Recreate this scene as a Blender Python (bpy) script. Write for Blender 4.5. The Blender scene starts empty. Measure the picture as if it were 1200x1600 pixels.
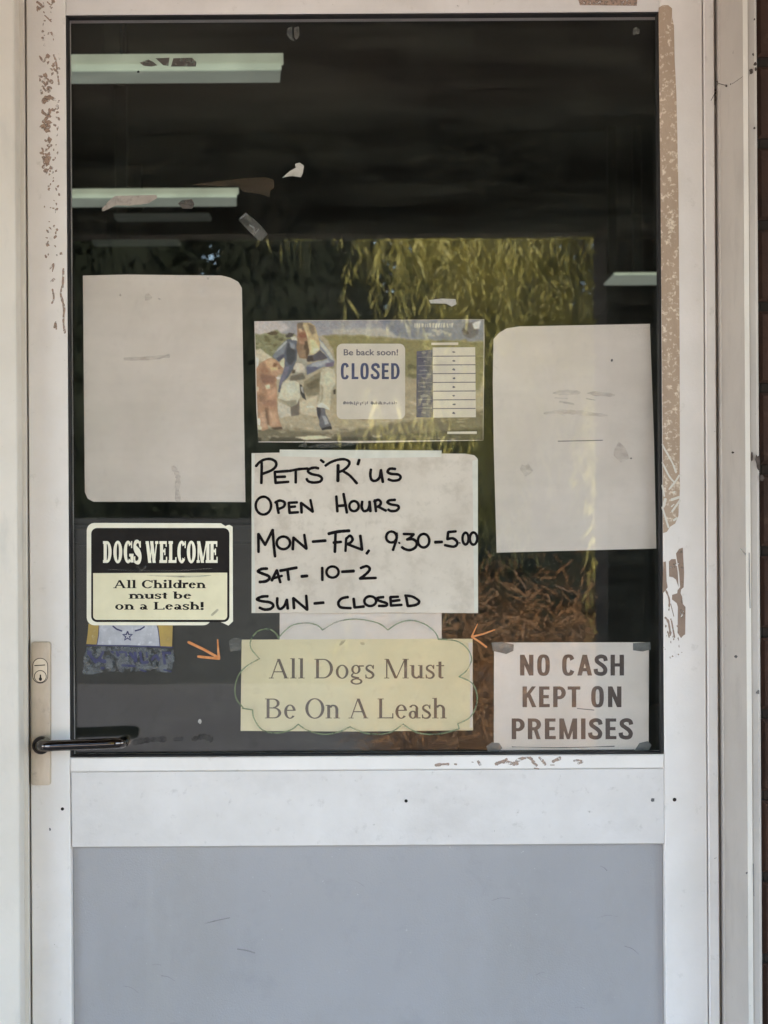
import bpy, math, random
from mathutils import Vector
R = math.radians
sc = bpy.context.scene
COL = sc.collection

# ------------------------------------------------------------------ camera, sky, sun, exposure
S = 0.00084            # metres per photograph pixel on the plane of the door
D = 2.40               # camera to door
ZC = 1.307             # height of the lens
TH = 0.006             # slight roll of the camera
cam = bpy.data.cameras.new("camera")
cam.sensor_fit = 'VERTICAL'; cam.sensor_height = 36.0
cam.lens = 36.0 * D / (1600 * S)
cam.dof.use_dof = True; cam.dof.focus_distance = D; cam.dof.aperture_fstop = 13.0
cam.clip_start = 0.05; cam.clip_end = 2000
camo = bpy.data.objects.new("camera", cam); COL.objects.link(camo)
camo.location = (0, -D, ZC)
camo.rotation_euler = (R(90), TH, 0)
sc.camera = camo

SUN_EL, SUN_AZ = 58.0, -20.0      # behind the building, a little to the right
w = bpy.data.worlds.new("World"); sc.world = w; w.use_nodes = True
nt = w.node_tree; bg = nt.nodes["Background"]
sky = nt.nodes.new("ShaderNodeTexSky"); sky.sky_type = 'NISHITA'; sky.sun_disc = False
sky.sun_elevation = R(SUN_EL); sky.sun_rotation = R(SUN_AZ)
nt.links.new(sky.outputs[0], bg.inputs[0]); bg.inputs[1].default_value = 0.12
sl = bpy.data.lights.new("sun", 'SUN'); sl.energy = 4.2; sl.angle = R(0.5); sl.color = (1.0, 0.91, 0.83)
so = bpy.data.objects.new("sun", sl); COL.objects.link(so)
dv = Vector((math.sin(R(SUN_AZ)) * math.cos(R(SUN_EL)), math.cos(R(SUN_AZ)) * math.cos(R(SUN_EL)), math.sin(R(SUN_EL))))
so.rotation_euler = dv.to_track_quat('Z', 'Y').to_euler(); so.location = (-3, 8, 12)
sc.view_settings.view_transform = 'Standard'; sc.view_settings.look = 'None'
sc.view_settings.gamma = 1.0; sc.view_settings.use_curve_mapping = False
sc.view_settings.exposure = 3.45
sc.render.engine = 'CYCLES'
sc.cycles.use_denoising = True; sc.cycles.denoiser = 'OPENIMAGEDENOISE'; sc.cycles.denoising_prefilter = 'ACCURATE'
sc.cycles.max_bounces = 14; sc.cycles.diffuse_bounces = 6; sc.cycles.transparent_max_bounces = 16
sc.cycles.sample_clamp_indirect = 4.0

# ------------------------------------------------------------------ helpers
rnd = random.Random(7)
W = {}                                   # world origin of every object

def P(px, py, y=0.0):
    """photograph pixel -> world point on the plane at depth y"""
    u, v = px - 600.0, py - 800.0
    k = S * (D + y) / D
    return Vector(((u - TH * v) * k, y, ZC - (v + TH * u) * k))

def X(px, y=0.0): return (px - 600.0) * S * (D + y) / D
def Z(py, y=0.0): return ZC - (py - 800.0) * S * (D + y) / D

def C(r, g, b):
    f = lambda c: (c / 255 / 12.92) if c / 255 <= 0.04045 else ((c / 255 + 0.055) / 1.055) ** 2.4
    return (f(r), f(g), f(b))

def link(name, verts, faces, mat, parent=None, origin=None, mats=None, fm=None, smooth=False):
    if parent is not None: o0 = W[parent.name]
    elif origin is not None: o0 = Vector(origin)
    else:
        o0 = Vector((0, 0, 0))
        for v in verts: o0 += Vector(v)
        o0 /= max(1, len(verts))
    me = bpy.data.meshes.new(name)
    me.from_pydata([tuple(Vector(v) - o0) for v in verts], [], faces)
    for m in (mats or [mat]): me.materials.append(m)
    if fm:
        for p, i in zip(me.polygons, fm): p.material_index = i
    if smooth:
        for p in me.polygons: p.use_smooth = True
    me.update()
    ob = bpy.data.objects.new(name, me); COL.objects.link(ob)
    W[ob.name] = o0
    if parent is not None: ob.parent = parent
    else: ob.location = o0
    return ob

def tag(o, label, cat, group=None, kind=None):
    o['label'] = label; o['category'] = cat
    if group: o['group'] = group
    if kind: o['kind'] = kind
    return o

def structure(o, label=None):
    o['kind'] = 'structure'
    if label: o['label'] = label
    return o

def empty(name, loc):
    o = bpy.data.objects.new(name, None); COL.objects.link(o)
    o.empty_display_size = 0.05
    o.location = loc; W[o.name] = Vector(loc); return o

class MB:
    def __init__(s): s.v = []; s.f = []; s.m = []
    def add(s, vs, fs, mi=0):
        b = len(s.v); s.v += [tuple(v) for v in vs]
        s.f += [tuple(i + b for i in f) for f in fs]; s.m += [mi] * len(fs)
    def box(s, x0, x1, y0, y1, z0, z1, bev=0.0, mi=0):
        if bev <= 0:
            vs = [(x, y, z) for x in (x0, x1) for y in (y0, y1) for z in (z0, z1)]
            fs = [(0, 1, 3, 2), (4, 6, 7, 5), (0, 4, 5, 1), (2, 3, 7, 6), (0, 2, 6, 4), (1, 5, 7, 3)]
            s.add(vs, fs, mi); return
        b = bev          # front edges chamfered
        r0 = [(x0, y1, z0), (x1, y1, z0), (x1, y1, z1), (x0, y1, z1)]
        r1 = [(x0, y0 + b, z0), (x1, y0 + b, z0), (x1, y0 + b, z1), (x0, y0 + b, z1)]
        r2 = [(x0 + b, y0, z0 + b), (x1 - b, y0, z0 + b), (x1 - b, y0, z1 - b), (x0 + b, y0, z1 - b)]
        vs = r0 + r1 + r2; fs = [(3, 2, 1, 0), (8, 9, 10, 11)]
        for k in (0, 4):
            for i in range(4):
                j = (i + 1) % 4
                fs.append((k + i, k + j, k + 4 + j, k + 4 + i))
        s.add(vs, fs, mi)
    def prism(s, prof, z0, z1, mi=0):
        n = len(prof)
        vs = [(x, y, z0) for x, y in prof] + [(x, y, z1) for x, y in prof]
        fs = [tuple(range(n - 1, -1, -1)), tuple(range(n, 2 * n))]
        fs += [(i, (i + 1) % n, n + (i + 1) % n, n + i) for i in range(n)]
        s.add(vs, fs, mi)
    def poly(s, pts, y, t=0.0, mi=0):
        """outline in photograph pixels, front face at y, thickness t away from the camera"""
        A = sum(pts[i][0] * pts[(i + 1) % len(pts)][1] - pts[(i + 1) % len(pts)][0] * pts[i][1] for i in range(len(pts)))
        if A > 0: pts = list(reversed(pts))
        f = [P(x, z, y) for x, z in pts]; n = len(f)
        if t <= 0: s.add(f, [tuple(range(n))], mi); return
        bk = [Vector((p.x, y + t, p.z)) for p in f]
        fs = [tuple(range(n)), tuple(range(2 * n - 1, n - 1, -1))]
        fs += [((i + 1) % n, i, n + i, n + (i + 1) % n) for i in range(n)]
        s.add(f + bk, fs, mi)
    def strip(s, L, Rr, y, mi=0):
        vs = [P(a, b, y) for a, b in L] + [P(a, b, y) for a, b in Rr]; n = len(L)
        fs = [(i, n + i, n + i + 1, i + 1) for i in range(n - 1)]
        s.add(vs, fs, mi)
    def build(s, name, mat, parent=None, origin=None, mats=None, smooth=False):
        return link(name, s.v, s.f, mat, parent, origin, mats, s.m if mats else None, smooth)

def smooth_pts(pts, n=6):
    if len(pts) < 3: return pts
    q = [pts[0]] + list(pts) + [pts[-1]]; out = []
    for i in range(1, len(q) - 2):
        p0, p1, p2, p3 = q[i - 1], q[i], q[i + 1], q[i + 2]
        for k in range(n):
            t = k / n
            out.append(tuple(0.5 * ((2 * p1[j]) + (-p0[j] + p2[j]) * t + (2 * p0[j] - 5 * p1[j] + 4 * p2[j] - p3[j]) * t * t
                              + (-p0[j] + 3 * p1[j] - 3 * p2[j] + p3[j]) * t ** 3) for j in (0, 1)))
    out.append(pts[-1]); return out

RC = [0]
def ribbon(mb, pts, wd, y, mi=0, cap=True, wf=None, jit=0.0):
    """flat mitred pen stroke, pixel points and pixel width"""
    RC[0] = (RC[0] + 1) % 16; y = y - RC[0] * 3e-6          # strokes that cross never share a plane
    n = len(pts); L = []; Rr = []
    for i, (px, py) in enumerate(pts):
        a = pts[max(0, i - 1)]; b = pts[min(n - 1, i + 1)]
        if 0 < i < n - 1:
            d1 = (px - a[0], py - a[1]); d2 = (b[0] - px, b[1] - py)
            l1 = math.hypot(*d1) or 1; l2 = math.hypot(*d2) or 1
            tx, ty = d1[0] / l1 + d2[0] / l2, d1[1] / l1 + d2[1] / l2
            lt = math.hypot(tx, ty)
            if lt < 0.3: tx, ty = d2[0] / l2, d2[1] / l2; m = 1.0
            else:
                tx /= lt; ty /= lt
                m = min(1.6, 1 / max(0.4, abs(tx * d1[0] + ty * d1[1]) / l1))
        else:
            tx, ty = b[0] - a[0], b[1] - a[1]; l = math.hypot(tx, ty) or 1; tx /= l; ty /= l; m = 1.0
        h = wd / 2 * m * (wf(i / max(1, n - 1)) if wf else 1.0) * (1 + rnd.uniform(-jit, jit))
        L.append((px - ty * h, py + tx * h)); Rr.append((px + ty * h, py - tx * h))
    if cap:
        for end in (0, 1):
            p = pts[0] if end == 0 else pts[-1]; q = pts[1] if end == 0 else pts[-2]
            ang = math.atan2(p[1] - q[1], p[0] - q[0]); h = wd / 2 * (wf(end) if wf else 1.0)
            ext = [(p[0] + math.cos(ang) * h * 0.72, p[1] + math.sin(ang) * h * 0.72)]
            nx, ny = -math.sin(ang) * h * 0.6, math.cos(ang) * h * 0.6
            e1 = (ext[0][0] + nx, ext[0][1] + ny); e2 = (ext[0][0] - nx, ext[0][1] - ny)
            if end == 0: L.insert(0, e2); Rr.insert(0, e1)
            else: L.append(e1); Rr.append(e2)
    mb.strip(L, Rr, y, mi)

def ellipse(cx, cy, rx, ry, a0=0, a1=360, n=28):
    return [(cx + rx * math.cos(R(a0 + (a1 - a0) * i / n)), cy + ry * math.sin(R(a0 + (a1 - a0) * i / n))) for i in range(n + 1)]

def rrect(x0, y0, x1, y1, r, n=5):
    out = []
    for cx, cy, a in ((x1 - r, y0 + r, -90), (x1 - r, y1 - r, 0), (x0 + r, y1 - r, 90), (x0 + r, y0 + r, 180)):
        for i in range(n + 1):
            t = R(a + 90 * i / n); out.append((cx + r * math.cos(t), cy + r * math.sin(t)))
    return out

def blob(cx, cy, rx, ry, n=9, irr=0.35, rot=0.0, rg=None):
    g = rg or rnd; out = []
    for i in range(n):
        a = 2 * math.pi * i / n; k = 1 + g.uniform(-irr, irr)
        x, y = rx * k * math.cos(a), ry * k * math.sin(a)
        out.append((cx + x * math.cos(rot) - y * math.sin(rot), cy + x * math.sin(rot) + y * math.cos(rot)))
    return out

# ------------------------------------------------------------------ materials
def nodes(name):
    m = bpy.data.materials.new(name); m.use_nodes = True
    t = m.node_tree; return m, t, t.nodes["Principled BSDF"], t.nodes["Material Output"]

def noise_fac(t, scale, detail=4, stretch=(1, 1, 1), lo=0.35, hi=0.65, rough=0.6, coord='Object'):
    tc = t.nodes.new("ShaderNodeTexCoord"); mp = t.nodes.new("ShaderNodeMapping")
    mp.inputs['Scale'].default_value = stretch
    t.links.new(tc.outputs[coord], mp.inputs[0])
    nz = t.nodes.new("ShaderNodeTexNoise"); nz.inputs['Scale'].default_value = scale
    nz.inputs['Detail'].default_value = detail; nz.inputs['Roughness'].default_value = rough
    t.links.new(mp.outputs[0], nz.inputs[0])
    mr = t.nodes.new("ShaderNodeMapRange"); mr.inputs['From Min'].default_value = lo; mr.inputs['From Max'].default_value = hi
    t.links.new(nz.outputs[0], mr.inputs[0]); return mr.outputs[0], nz.outputs[0]

def mixcol(t, fac, a, b):
    mx = t.nodes.new("ShaderNodeMix"); mx.data_type = 'RGBA'
    for s_, v in ((mx.inputs[0], fac), (mx.inputs[6], a), (mx.inputs[7], b)):
        if hasattr(v, 'links'): t.links.new(v, s_)
        elif isinstance(v, (int, float)): s_.default_value = v
        else: s_.default_value = (*v, 1)
    return mx.outputs[2]

def mat(name, a, b=None, scale=20, rough=0.6, metal=0.0, bump=0.0, bscale=None, stretch=(1, 1, 1), lo=0.35, hi=0.65,
        spots=None, spotc=None, spot_lo=0.68, spot_hi=0.74, alpha=None, spec=0.5, layers=()):
    """two colours mottled by noise, optional specks, optional bump, optional see-through share"""
    m, t, p, out = nodes(name)
    col = a
    if b is not None:
        f, _ = noise_fac(t, scale, 5, stretch, lo, hi); col = mixcol(t, f, a, b)
    for (sc_, c_, l_, h_, st_) in layers:
        f, _ = noise_fac(t, sc_, 6, st_, l_, h_, 0.65); col = mixcol(t, f, col, c_)
    if spots:
        f, _ = noise_fac(t, spots, 3, (1, 1, 1), spot_lo, spot_hi); col = mixcol(t, f, col, spotc)
    if hasattr(col, 'links'): t.links.new(col, p.inputs['Base Color'])
    else: p.inputs['Base Color'].default_value = (*col, 1)
    p.inputs['Roughness'].default_value = rough; p.inputs['Metallic'].default_value = metal
    p.inputs['Specular IOR Level'].default_value = spec
    if bump:
        _, h = noise_fac(t, bscale or scale * 4, 4, stretch)
        bn = t.nodes.new("ShaderNodeBump"); bn.inputs['Strength'].default_value = bump; bn.inputs['Distance'].default_value = 0.002
        t.links.new(h, bn.inputs['Height']); t.links.new(bn.outputs[0], p.inputs['Normal'])
    if alpha is not None:
        mx = t.nodes.new("ShaderNodeMixShader"); tr = t.nodes.new("ShaderNodeBsdfTransparent")
        if isinstance(alpha, tuple):
            f, _ = noise_fac(t, alpha[0], 5, alpha[3] if len(alpha) > 3 else (1, 1, 1), alpha[1], alpha[2])
            if len(alpha) > 4:
                ml = t.nodes.new("ShaderNodeMath"); ml.operation = 'MULTIPLY'; ml.inputs[1].default_value = alpha[4]
                t.links.new(f, ml.inputs[0]); f = ml.outputs[0]
            t.links.new(f, mx.inputs[0])
        else: mx.inputs[0].default_value = alpha
        t.links.new(tr.outputs[0], mx.inputs[1]); t.links.new(p.outputs[0], mx.inputs[2]); t.links.new(mx.outputs[0], out.inputs[0])
    return m

M = {}
ONE = (1, 1, 1)
M['paint'] = mat('aged_white_paint', (0.87, 0.82, 0.795), (0.80, 0.755, 0.725), 9, 0.42, bump=0.12, bscale=260,
                 layers=((3.2, (0.69, 0.645, 0.605), 0.52, 0.80, (1, 1, .6)), (45, (0.62, 0.58, 0.54), 0.62, 0.80, ONE)), spots=150, spotc=(0.30, 0.26, 0.22), spot_lo=0.73, spot_hi=0.80)
M['rail_paint'] = mat('scuffed_white_paint', (0.76, 0.72, 0.705), (0.69, 0.65, 0.63), 12, 0.40, bump=0.12, bscale=260,
                 layers=((6, (0.61, 0.57, 0.55), 0.52, 0.80, (1, 1, 1.6)), (60, (0.54, 0.50, 0.48), 0.60, 0.80, ONE)), spots=120, spotc=(0.36, 0.33, 0.30), spot_lo=0.72, spot_hi=0.82)
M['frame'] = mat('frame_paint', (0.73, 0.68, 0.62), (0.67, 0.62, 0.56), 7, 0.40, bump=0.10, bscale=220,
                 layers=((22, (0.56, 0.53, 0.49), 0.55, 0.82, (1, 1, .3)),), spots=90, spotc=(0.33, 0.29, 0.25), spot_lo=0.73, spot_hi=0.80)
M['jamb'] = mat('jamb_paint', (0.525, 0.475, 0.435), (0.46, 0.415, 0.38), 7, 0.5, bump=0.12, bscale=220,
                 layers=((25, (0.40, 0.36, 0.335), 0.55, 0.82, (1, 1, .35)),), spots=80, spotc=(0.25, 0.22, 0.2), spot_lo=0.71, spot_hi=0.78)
M['panel'] = mat('blue_grey_panel', (0.385, 0.375, 0.39), (0.35, 0.342, 0.356), 3, 0.38, bump=0.25, bscale=420,
                 layers=((14, (0.31, 0.305, 0.318), 0.56, 0.80, ONE), (9, (0.41, 0.40, 0.41), 0.58, 0.80, (1, 1, .12)), (3.5, (0.33, 0.315, 0.305), 0.5, 0.75, (1, 1, .5))), spots=240, spotc=(0.56, 0.55, 0.56), spot_lo=0.71, spot_hi=0.78)
M['rubber'] = mat('black_rubber', (0.012, 0.010, 0.011), (0.02, 0.018, 0.018), 60, 0.7)
M['gap'] = mat('dark_gap', (0.02, 0.016, 0.014), None)
M['plate'] = mat('brushed_plate', (0.62, 0.55, 0.465), (0.47, 0.41, 0.34), 30, 0.42, 0.65, layers=((70, (0.36, 0.31, 0.26), .56, .78, ONE),), bump=0.1, bscale=300, stretch=(1, 1, .4))
M['cylinder'] = mat('lock_cylinder', (0.72, 0.66, 0.56), (0.60, 0.55, 0.46), 60, 0.35, 0.7)
M['chrome'] = mat('worn_chrome', (0.13, 0.115, 0.112), (0.095, 0.085, 0.08), 50, 0.06, 1.0)
M['darkmetal'] = mat('dark_metal', (0.10, 0.085, 0.085), (0.06, 0.05, 0.05), 60, 0.30, 0.9)
M['hole'] = mat('hole', (0.012, 0.01, 0.01), None, rough=0.9)
M['scuff'] = mat('scuff', (0.16, 0.155, 0.16), None, rough=0.8, alpha=0.7)
M['finescuff'] = mat('fine_scuff', (0.20, 0.20, 0.21), None, rough=0.8, alpha=(60, .3, .7, ONE, .5))
M['brick'] = mat('brown_brick', (0.060, 0.026, 0.016), (0.036, 0.018, 0.012), 9, 0.9, bump=0.8, bscale=120, spots=40, spotc=(0.085, 0.046, 0.032), spot_lo=.6, spot_hi=.75)
M['mortar'] = mat('mortar', (0.035, 0.025, 0.02), (0.022, 0.017, 0.014), 30, 0.95, bump=0.6)
M['paper'] = mat('white_paper', (0.86, 0.785, 0.735), (0.76, 0.69, 0.64), 10, 0.7, bump=0.9, bscale=8, layers=((160, (0.66, 0.595, 0.55), 0.6, 0.85, ONE),), spec=0.2)
M['paper2'] = mat('aged_paper', (0.68, 0.61, 0.525), (0.58, 0.515, 0.44), 13, 0.6, bump=0.3, bscale=16, layers=((26, (0.50, 0.435, 0.36), 0.52, 0.74, ONE), (110, (0.52, 0.46, 0.39), 0.55, 0.78, ONE),), spec=0.2)
M['paper_edge'] = mat('tape_edge', (0.66, 0.65, 0.58), (0.58, 0.57, 0.50), 40, 0.35)
M['cream'] = mat('cream_card', (0.82, 0.755, 0.53), (0.74, 0.68, 0.47), 25, 0.4, layers=((90, (0.64, 0.58, 0.42), 0.6, 0.85, ONE),))
M['creamedge'] = mat('cream_card_edge', (0.90, 0.86, 0.72), (0.82, 0.78, 0.63), 30, 0.4)
M['yellowpaper'] = mat('pale_yellow_paper', (0.85, 0.755, 0.50), (0.77, 0.68, 0.45), 14, 0.6, bump=0.35, bscale=18, layers=((70, (0.70, 0.60, 0.40), 0.56, 0.82, ONE),), spec=0.2)
M['ink'] = mat('black_marker', (0.008, 0.006, 0.007), (0.014, 0.011, 0.012), 60, 0.8, spec=0.08)
M['cardblack'] = mat('black_print', (0.010, 0.008, 0.007), (0.016, 0.013, 0.012), 40, 0.5, spec=0.15)
M['brownink'] = mat('faded_brown_ink', (0.10, 0.072, 0.055), (0.15, 0.11, 0.085), 50, 0.7)  # black lettering with the brown reflection over it mixed into the colour
M['darkbrownink'] = mat('dark_brown_print', (0.075, 0.052, 0.050), (0.11, 0.075, 0.065), 40, 0.6)  # orange-brown glow mirrored in the glass is put into this print colour
M['orange'] = mat('orange_marker', (0.58, 0.19, 0.045), (0.66, 0.30, 0.12), 160, 0.6)
M['green'] = mat('green_marker', (0.16, 0.21, 0.11), (0.22, 0.26, 0.15), 90, 0.6, alpha=(40, .2, .55, (1, 1, 1), .8))
M['tape'] = mat('grey_tape', (0.26, 0.27, 0.27), (0.15, 0.155, 0.16), 70, 0.35, bump=0.5, alpha=0.8, bscale=120)
M['cleartape'] = mat('clear_tape', (0.30, 0.30, 0.28), (0.18, 0.18, 0.17), 90, 0.3, alpha=(45, 0.30, 0.75, (1, 1, 1), 0.5), bump=0.4, bscale=160)
M['browntape'] = mat('brown_tape_stain', (0.12, 0.085, 0.05), (0.09, 0.065, 0.04), 30, 0.5, alpha=(35, 0.25, 0.7, (1, 1, 1), 0.38))
M['scrap'] = mat('paper_scrap', (0.56, 0.54, 0.50), (0.40, 0.38, 0.34), 60, 0.7, alpha=(110, 0.2, 0.45, (1, 1, 1), 0.95), bump=0.5)
M['darkscrap'] = mat('dark_sticker_scrap', (0.06, 0.048, 0.042), (0.10, 0.085, 0.075), 60, 0.6, alpha=(90, 0.25, 0.5, (1, 1, 1), 0.9))
M['pinkscrap'] = mat('pinkish_paper_scrap', (0.46, 0.40, 0.36), (0.38, 0.33, 0.29), 50, 0.7, alpha=(70, 0.2, 0.5, (1, 1, 1), 0.92))
M['adhesive'] = mat('tan_adhesive', (0.50, 0.38, 0.285), (0.43, 0.32, 0.235), 24, 0.7, bump=0.4, bscale=200, spots=170, spotc=(0.78, 0.68, 0.56), spot_lo=0.54, spot_hi=0.68, stretch=(1, 1, .5))
M['adhesive_worn'] = mat('brown_adhesive', (0.35, 0.25, 0.195), (0.28, 0.20, 0.155), 40, 0.75, bump=0.4, bscale=200, alpha=(120, 0.30, 0.40))
M['flake'] = mat('brown_flake', (0.42, 0.30, 0.235), (0.32, 0.225, 0.18), 60, 0.8, alpha=(230, 0.34, 0.56))
M['barepaint'] = mat('bare_paint', (0.70, 0.67, 0.61), None, rough=0.5)
M['web'] = mat('dusty_web', (0.05, 0.035, 0.03), (0.09, 0.07, 0.06), 200, 0.9)
M['smearfaint'] = mat('faint_reddish_smear', (0.46, 0.38, 0.36), (0.54, 0.46, 0.43), 60, 0.8, alpha=(55, 0.3, 0.75, (1, 1, 2.5), 0.36))
M['smear'] = mat('faint_smear', (0.45, 0.42, 0.42), None, rough=0.8, alpha=(70, 0.35, 0.75, (1, 1, 1), 0.7))
M['smearred'] = mat('reddish_smear', (0.34, 0.24, 0.24), (0.40, 0.30, 0.30), 60, 0.8, alpha=(55, 0.3, 0.75, (1, 1, 2.5), 0.42))

def glass_mat():
    m, t, p, out = nodes('dusty_glass'); t.nodes.remove(p)
    geo = t.nodes.new("ShaderNodeNewGeometry")
    dot = t.nodes.new("ShaderNodeVectorMath"); dot.operation = 'DOT_PRODUCT'
    t.links.new(geo.outputs['Normal'], dot.inputs[0]); t.links.new(geo.outputs['Incoming'], dot.inputs[1])
    ab = t.nodes.new("ShaderNodeMath"); ab.operation = 'ABSOLUTE'; t.links.new(dot.outputs['Value'], ab.inputs[0])
    om = t.nodes.new("ShaderNodeMath"); om.operation = 'SUBTRACT'; om.inputs[0].default_value = 1.0; t.links.new(ab.outputs[0], om.inputs[1])
    pw = t.nodes.new("ShaderNodeMath"); pw.operation = 'POWER'; pw.inputs[1].default_value = 5.0; t.links.new(om.outputs[0], pw.inputs[0])
    ma = t.nodes.new("ShaderNodeMath"); ma.operation = 'MULTIPLY_ADD'; ma.inputs[1].default_value = 0.95; ma.inputs[2].default_value = 0.045
    t.links.new(pw.outputs[0], ma.inputs[0])
    gl = t.nodes.new("ShaderNodeBsdfGlossy"); gl.inputs['Roughness'].default_value = 0.0
    # old float glass: very slight waviness
    _, h = noise_fac(t, 3.0, 2, (1, 1, 1)); bn = t.nodes.new("ShaderNodeBump"); bn.inputs['Strength'].default_value = 0.012; bn.inputs['Distance'].default_value = 0.01
    t.links.new(h, bn.inputs['Height']); t.links.new(bn.outputs[0], gl.inputs['Normal'])
    tr = t.nodes.new("ShaderNodeBsdfTransparent"); tr.inputs[0].default_value = (0.955, 0.952, 0.945, 1)
    m1 = t.nodes.new("ShaderNodeMixShader"); t.links.new(ma.outputs[0], m1.inputs[0]); t.links.new(tr.outputs[0], m1.inputs[1]); t.links.new(gl.outputs[0], m1.inputs[2])
    # film of dust and wiped streaks
    df = t.nodes.new("ShaderNodeBsdfDiffuse"); df.inputs[0].default_value = (0.58, 0.60, 0.50, 1)
    f1, _ = noise_fac(t, 2.2, 7, (1, 1, 9), 0.42, 0.78, 0.75); f2, _ = noise_fac(t, 16, 5, (1, 1, 1), 0.45, 0.8, 0.7)
    a1 = t.nodes.new("ShaderNodeMath"); a1.operation = 'MULTIPLY_ADD'; a1.inputs[1].default_value = 0.026; a1.inputs[2].default_value = 0.004; t.links.new(f1, a1.inputs[0])
    a2 = t.nodes.new("ShaderNodeMath"); a2.operation = 'MULTIPLY_ADD'; a2.inputs[1].default_value = 0.012; t.links.new(f2, a2.inputs[0]); t.links.new(a1.outputs[0], a2.inputs[2])
    m2 = t.nodes.new("ShaderNodeMixShader"); t.links.new(a2.outputs[0], m2.inputs[0]); t.links.new(m1.outputs[0], m2.inputs[1]); t.links.new(df.outputs[0], m2.inputs[2])
    t.links.new(m2.outputs[0], out.inputs[0]); return m
M['glass'] = glass_mat()

def lamp_mat(name, col, strength, base):
    m, t, p, out = nodes(name)
    f, _ = noise_fac(t, 9, 4, (1, 1, 1)); c = mixcol(t, f, col, tuple(x * 0.75 for x in col))
    p.inputs['Base Color'].default_value = (*base, 1); p.inputs['Roughness'].default_value = 0.5
    t.links.new(c, p.inputs['Emission Color']); p.inputs['Emission Strength'].default_value = strength
    return m
M['diffuser'] = lamp_mat('lit_diffuser', (0.90, 1.0, 0.74), 0.038, (0.5, 0.55, 0.48))
M['diffuser_low'] = lamp_mat('lit_diffuser_underside', (0.78, 0.88, 0.74), 0.024, (0.4, 0.45, 0.4))
M['diffuser_rim'] = lamp_mat('lit_diffuser_rim', (0.86, 1.0, 0.76), 0.052, (0.5, 0.55, 0.48))
M['diffuser_dim'] = lamp_mat('dim_diffuser', (0.62, 0.70, 0.60), 0.004, (0.3, 0.33, 0.3))

# ------------------------------------------------------------------ the setting: ground
def sheet(name, x0, x1, y0, y1, z, m, label=None):
    o = link(name, [(x0, y0, z), (x1, y0, z), (x1, y1, z), (x0, y1, z)], [(0, 1, 2, 3)], m)
    return structure(o, label)
M['earth'] = mat('dry_earth', (0.20, 0.15, 0.09), (0.14, 0.12, 0.065), 1.2, 0.95)
M['asphalt'] = mat('asphalt', (0.055, 0.055, 0.056), (0.042, 0.042, 0.043), 2.5, 0.9, spots=60, spotc=(0.14, 0.14, 0.14))
M['slab'] = mat('concrete_paving', (0.47, 0.40, 0.32), (0.39, 0.325, 0.255), 3, 0.9, bump=0.3)
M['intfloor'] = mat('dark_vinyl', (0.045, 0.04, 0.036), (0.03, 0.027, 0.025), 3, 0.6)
sheet('ground', -300, 300, -300, 300, -0.10, M['earth'], 'dry earth reaching to the horizon')
sheet('car_park', -14, 14, -16.5, -6.9, -0.096, M['asphalt'], 'sunlit asphalt car park in front of the shop')
mb = MB(); mb.box(-12, 12, -6.9, 0.05, -0.2, 0.0, 0.01); structure(mb.build('pavement', M['slab']), 'pale concrete pavement in front of the shop')  # out of view; pale and extended forward to bounce sunlight onto the door

# ------------------------------------------------------------------ shop building
ZT = Z(-75)                       # top of the door leaf
bld = tag(empty('shop_building', (0, 0, 0)), 'brown brick shop front whose wall edges the white door frame', 'building')
def bricks(x0, x1, z0, z1, yf, off=0.0):
    ch, bl, g = 0.104, 0.235, 0.013
    mb = MB(); z = z0; row = 0
    while z < z1 - 0.02:
        xs = x0 - (bl + g) * (0.5 if row % 2 else 0.0) + off
        while xs < x1:
            a, b = max(xs, x0), min(xs + bl, x1)
            if b - a > 0.02:
                j = rnd.uniform(-.0015, .0015)
                mb.box(a, b, yf + j, yf + 0.09, z + g, min(z + ch, z1), 0.004)
            xs += bl + g
        z += ch; row += 1
    return mb
xr0 = X(1192, -0.085); xl0 = X(-70, -0.06)
zoff = Z(1003) - 0.0965 - 9 * 0.104
bricks(xr0, 3.2, zoff - 0.104, 3.1, -0.072).build('brick_facing', M['brick'], bld)
bricks(-3.2, xl0, zoff - 0.104, 3.1, -0.072).build('brick_facing', M['brick'], bld)
bricks(xl0, xr0, ZT + 0.14, 3.1, -0.072).build('brick_facing', M['brick'], bld)
mb = MB(); mb.box(xr0 + 0.004, 4.6, -0.060, 0.10, -0.05, 3.15); mb.box(-4.6, xl0 - 0.004, -0.060, 0.10, -0.05, 3.15); mb.box(xl0, xr0, -0.060, 0.10, ZT + 0.13, 3.15)
mb.build('mortar_backing', M['mortar'], bld)
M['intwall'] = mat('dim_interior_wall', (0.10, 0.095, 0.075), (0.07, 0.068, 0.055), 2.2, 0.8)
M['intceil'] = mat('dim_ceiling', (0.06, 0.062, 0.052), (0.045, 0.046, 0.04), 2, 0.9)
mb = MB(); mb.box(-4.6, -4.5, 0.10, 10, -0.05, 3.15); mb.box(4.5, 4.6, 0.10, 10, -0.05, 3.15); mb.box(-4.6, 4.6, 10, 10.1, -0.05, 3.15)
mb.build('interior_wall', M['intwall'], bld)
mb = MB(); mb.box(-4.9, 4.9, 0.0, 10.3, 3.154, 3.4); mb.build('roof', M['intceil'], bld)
mb = MB(); mb.box(-4.5, 4.5, 0.11, 9.99, -0.06, -0.004); structure(mb.build('shop_floor', M['intfloor']), 'dark vinyl floor inside the shop')

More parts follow.
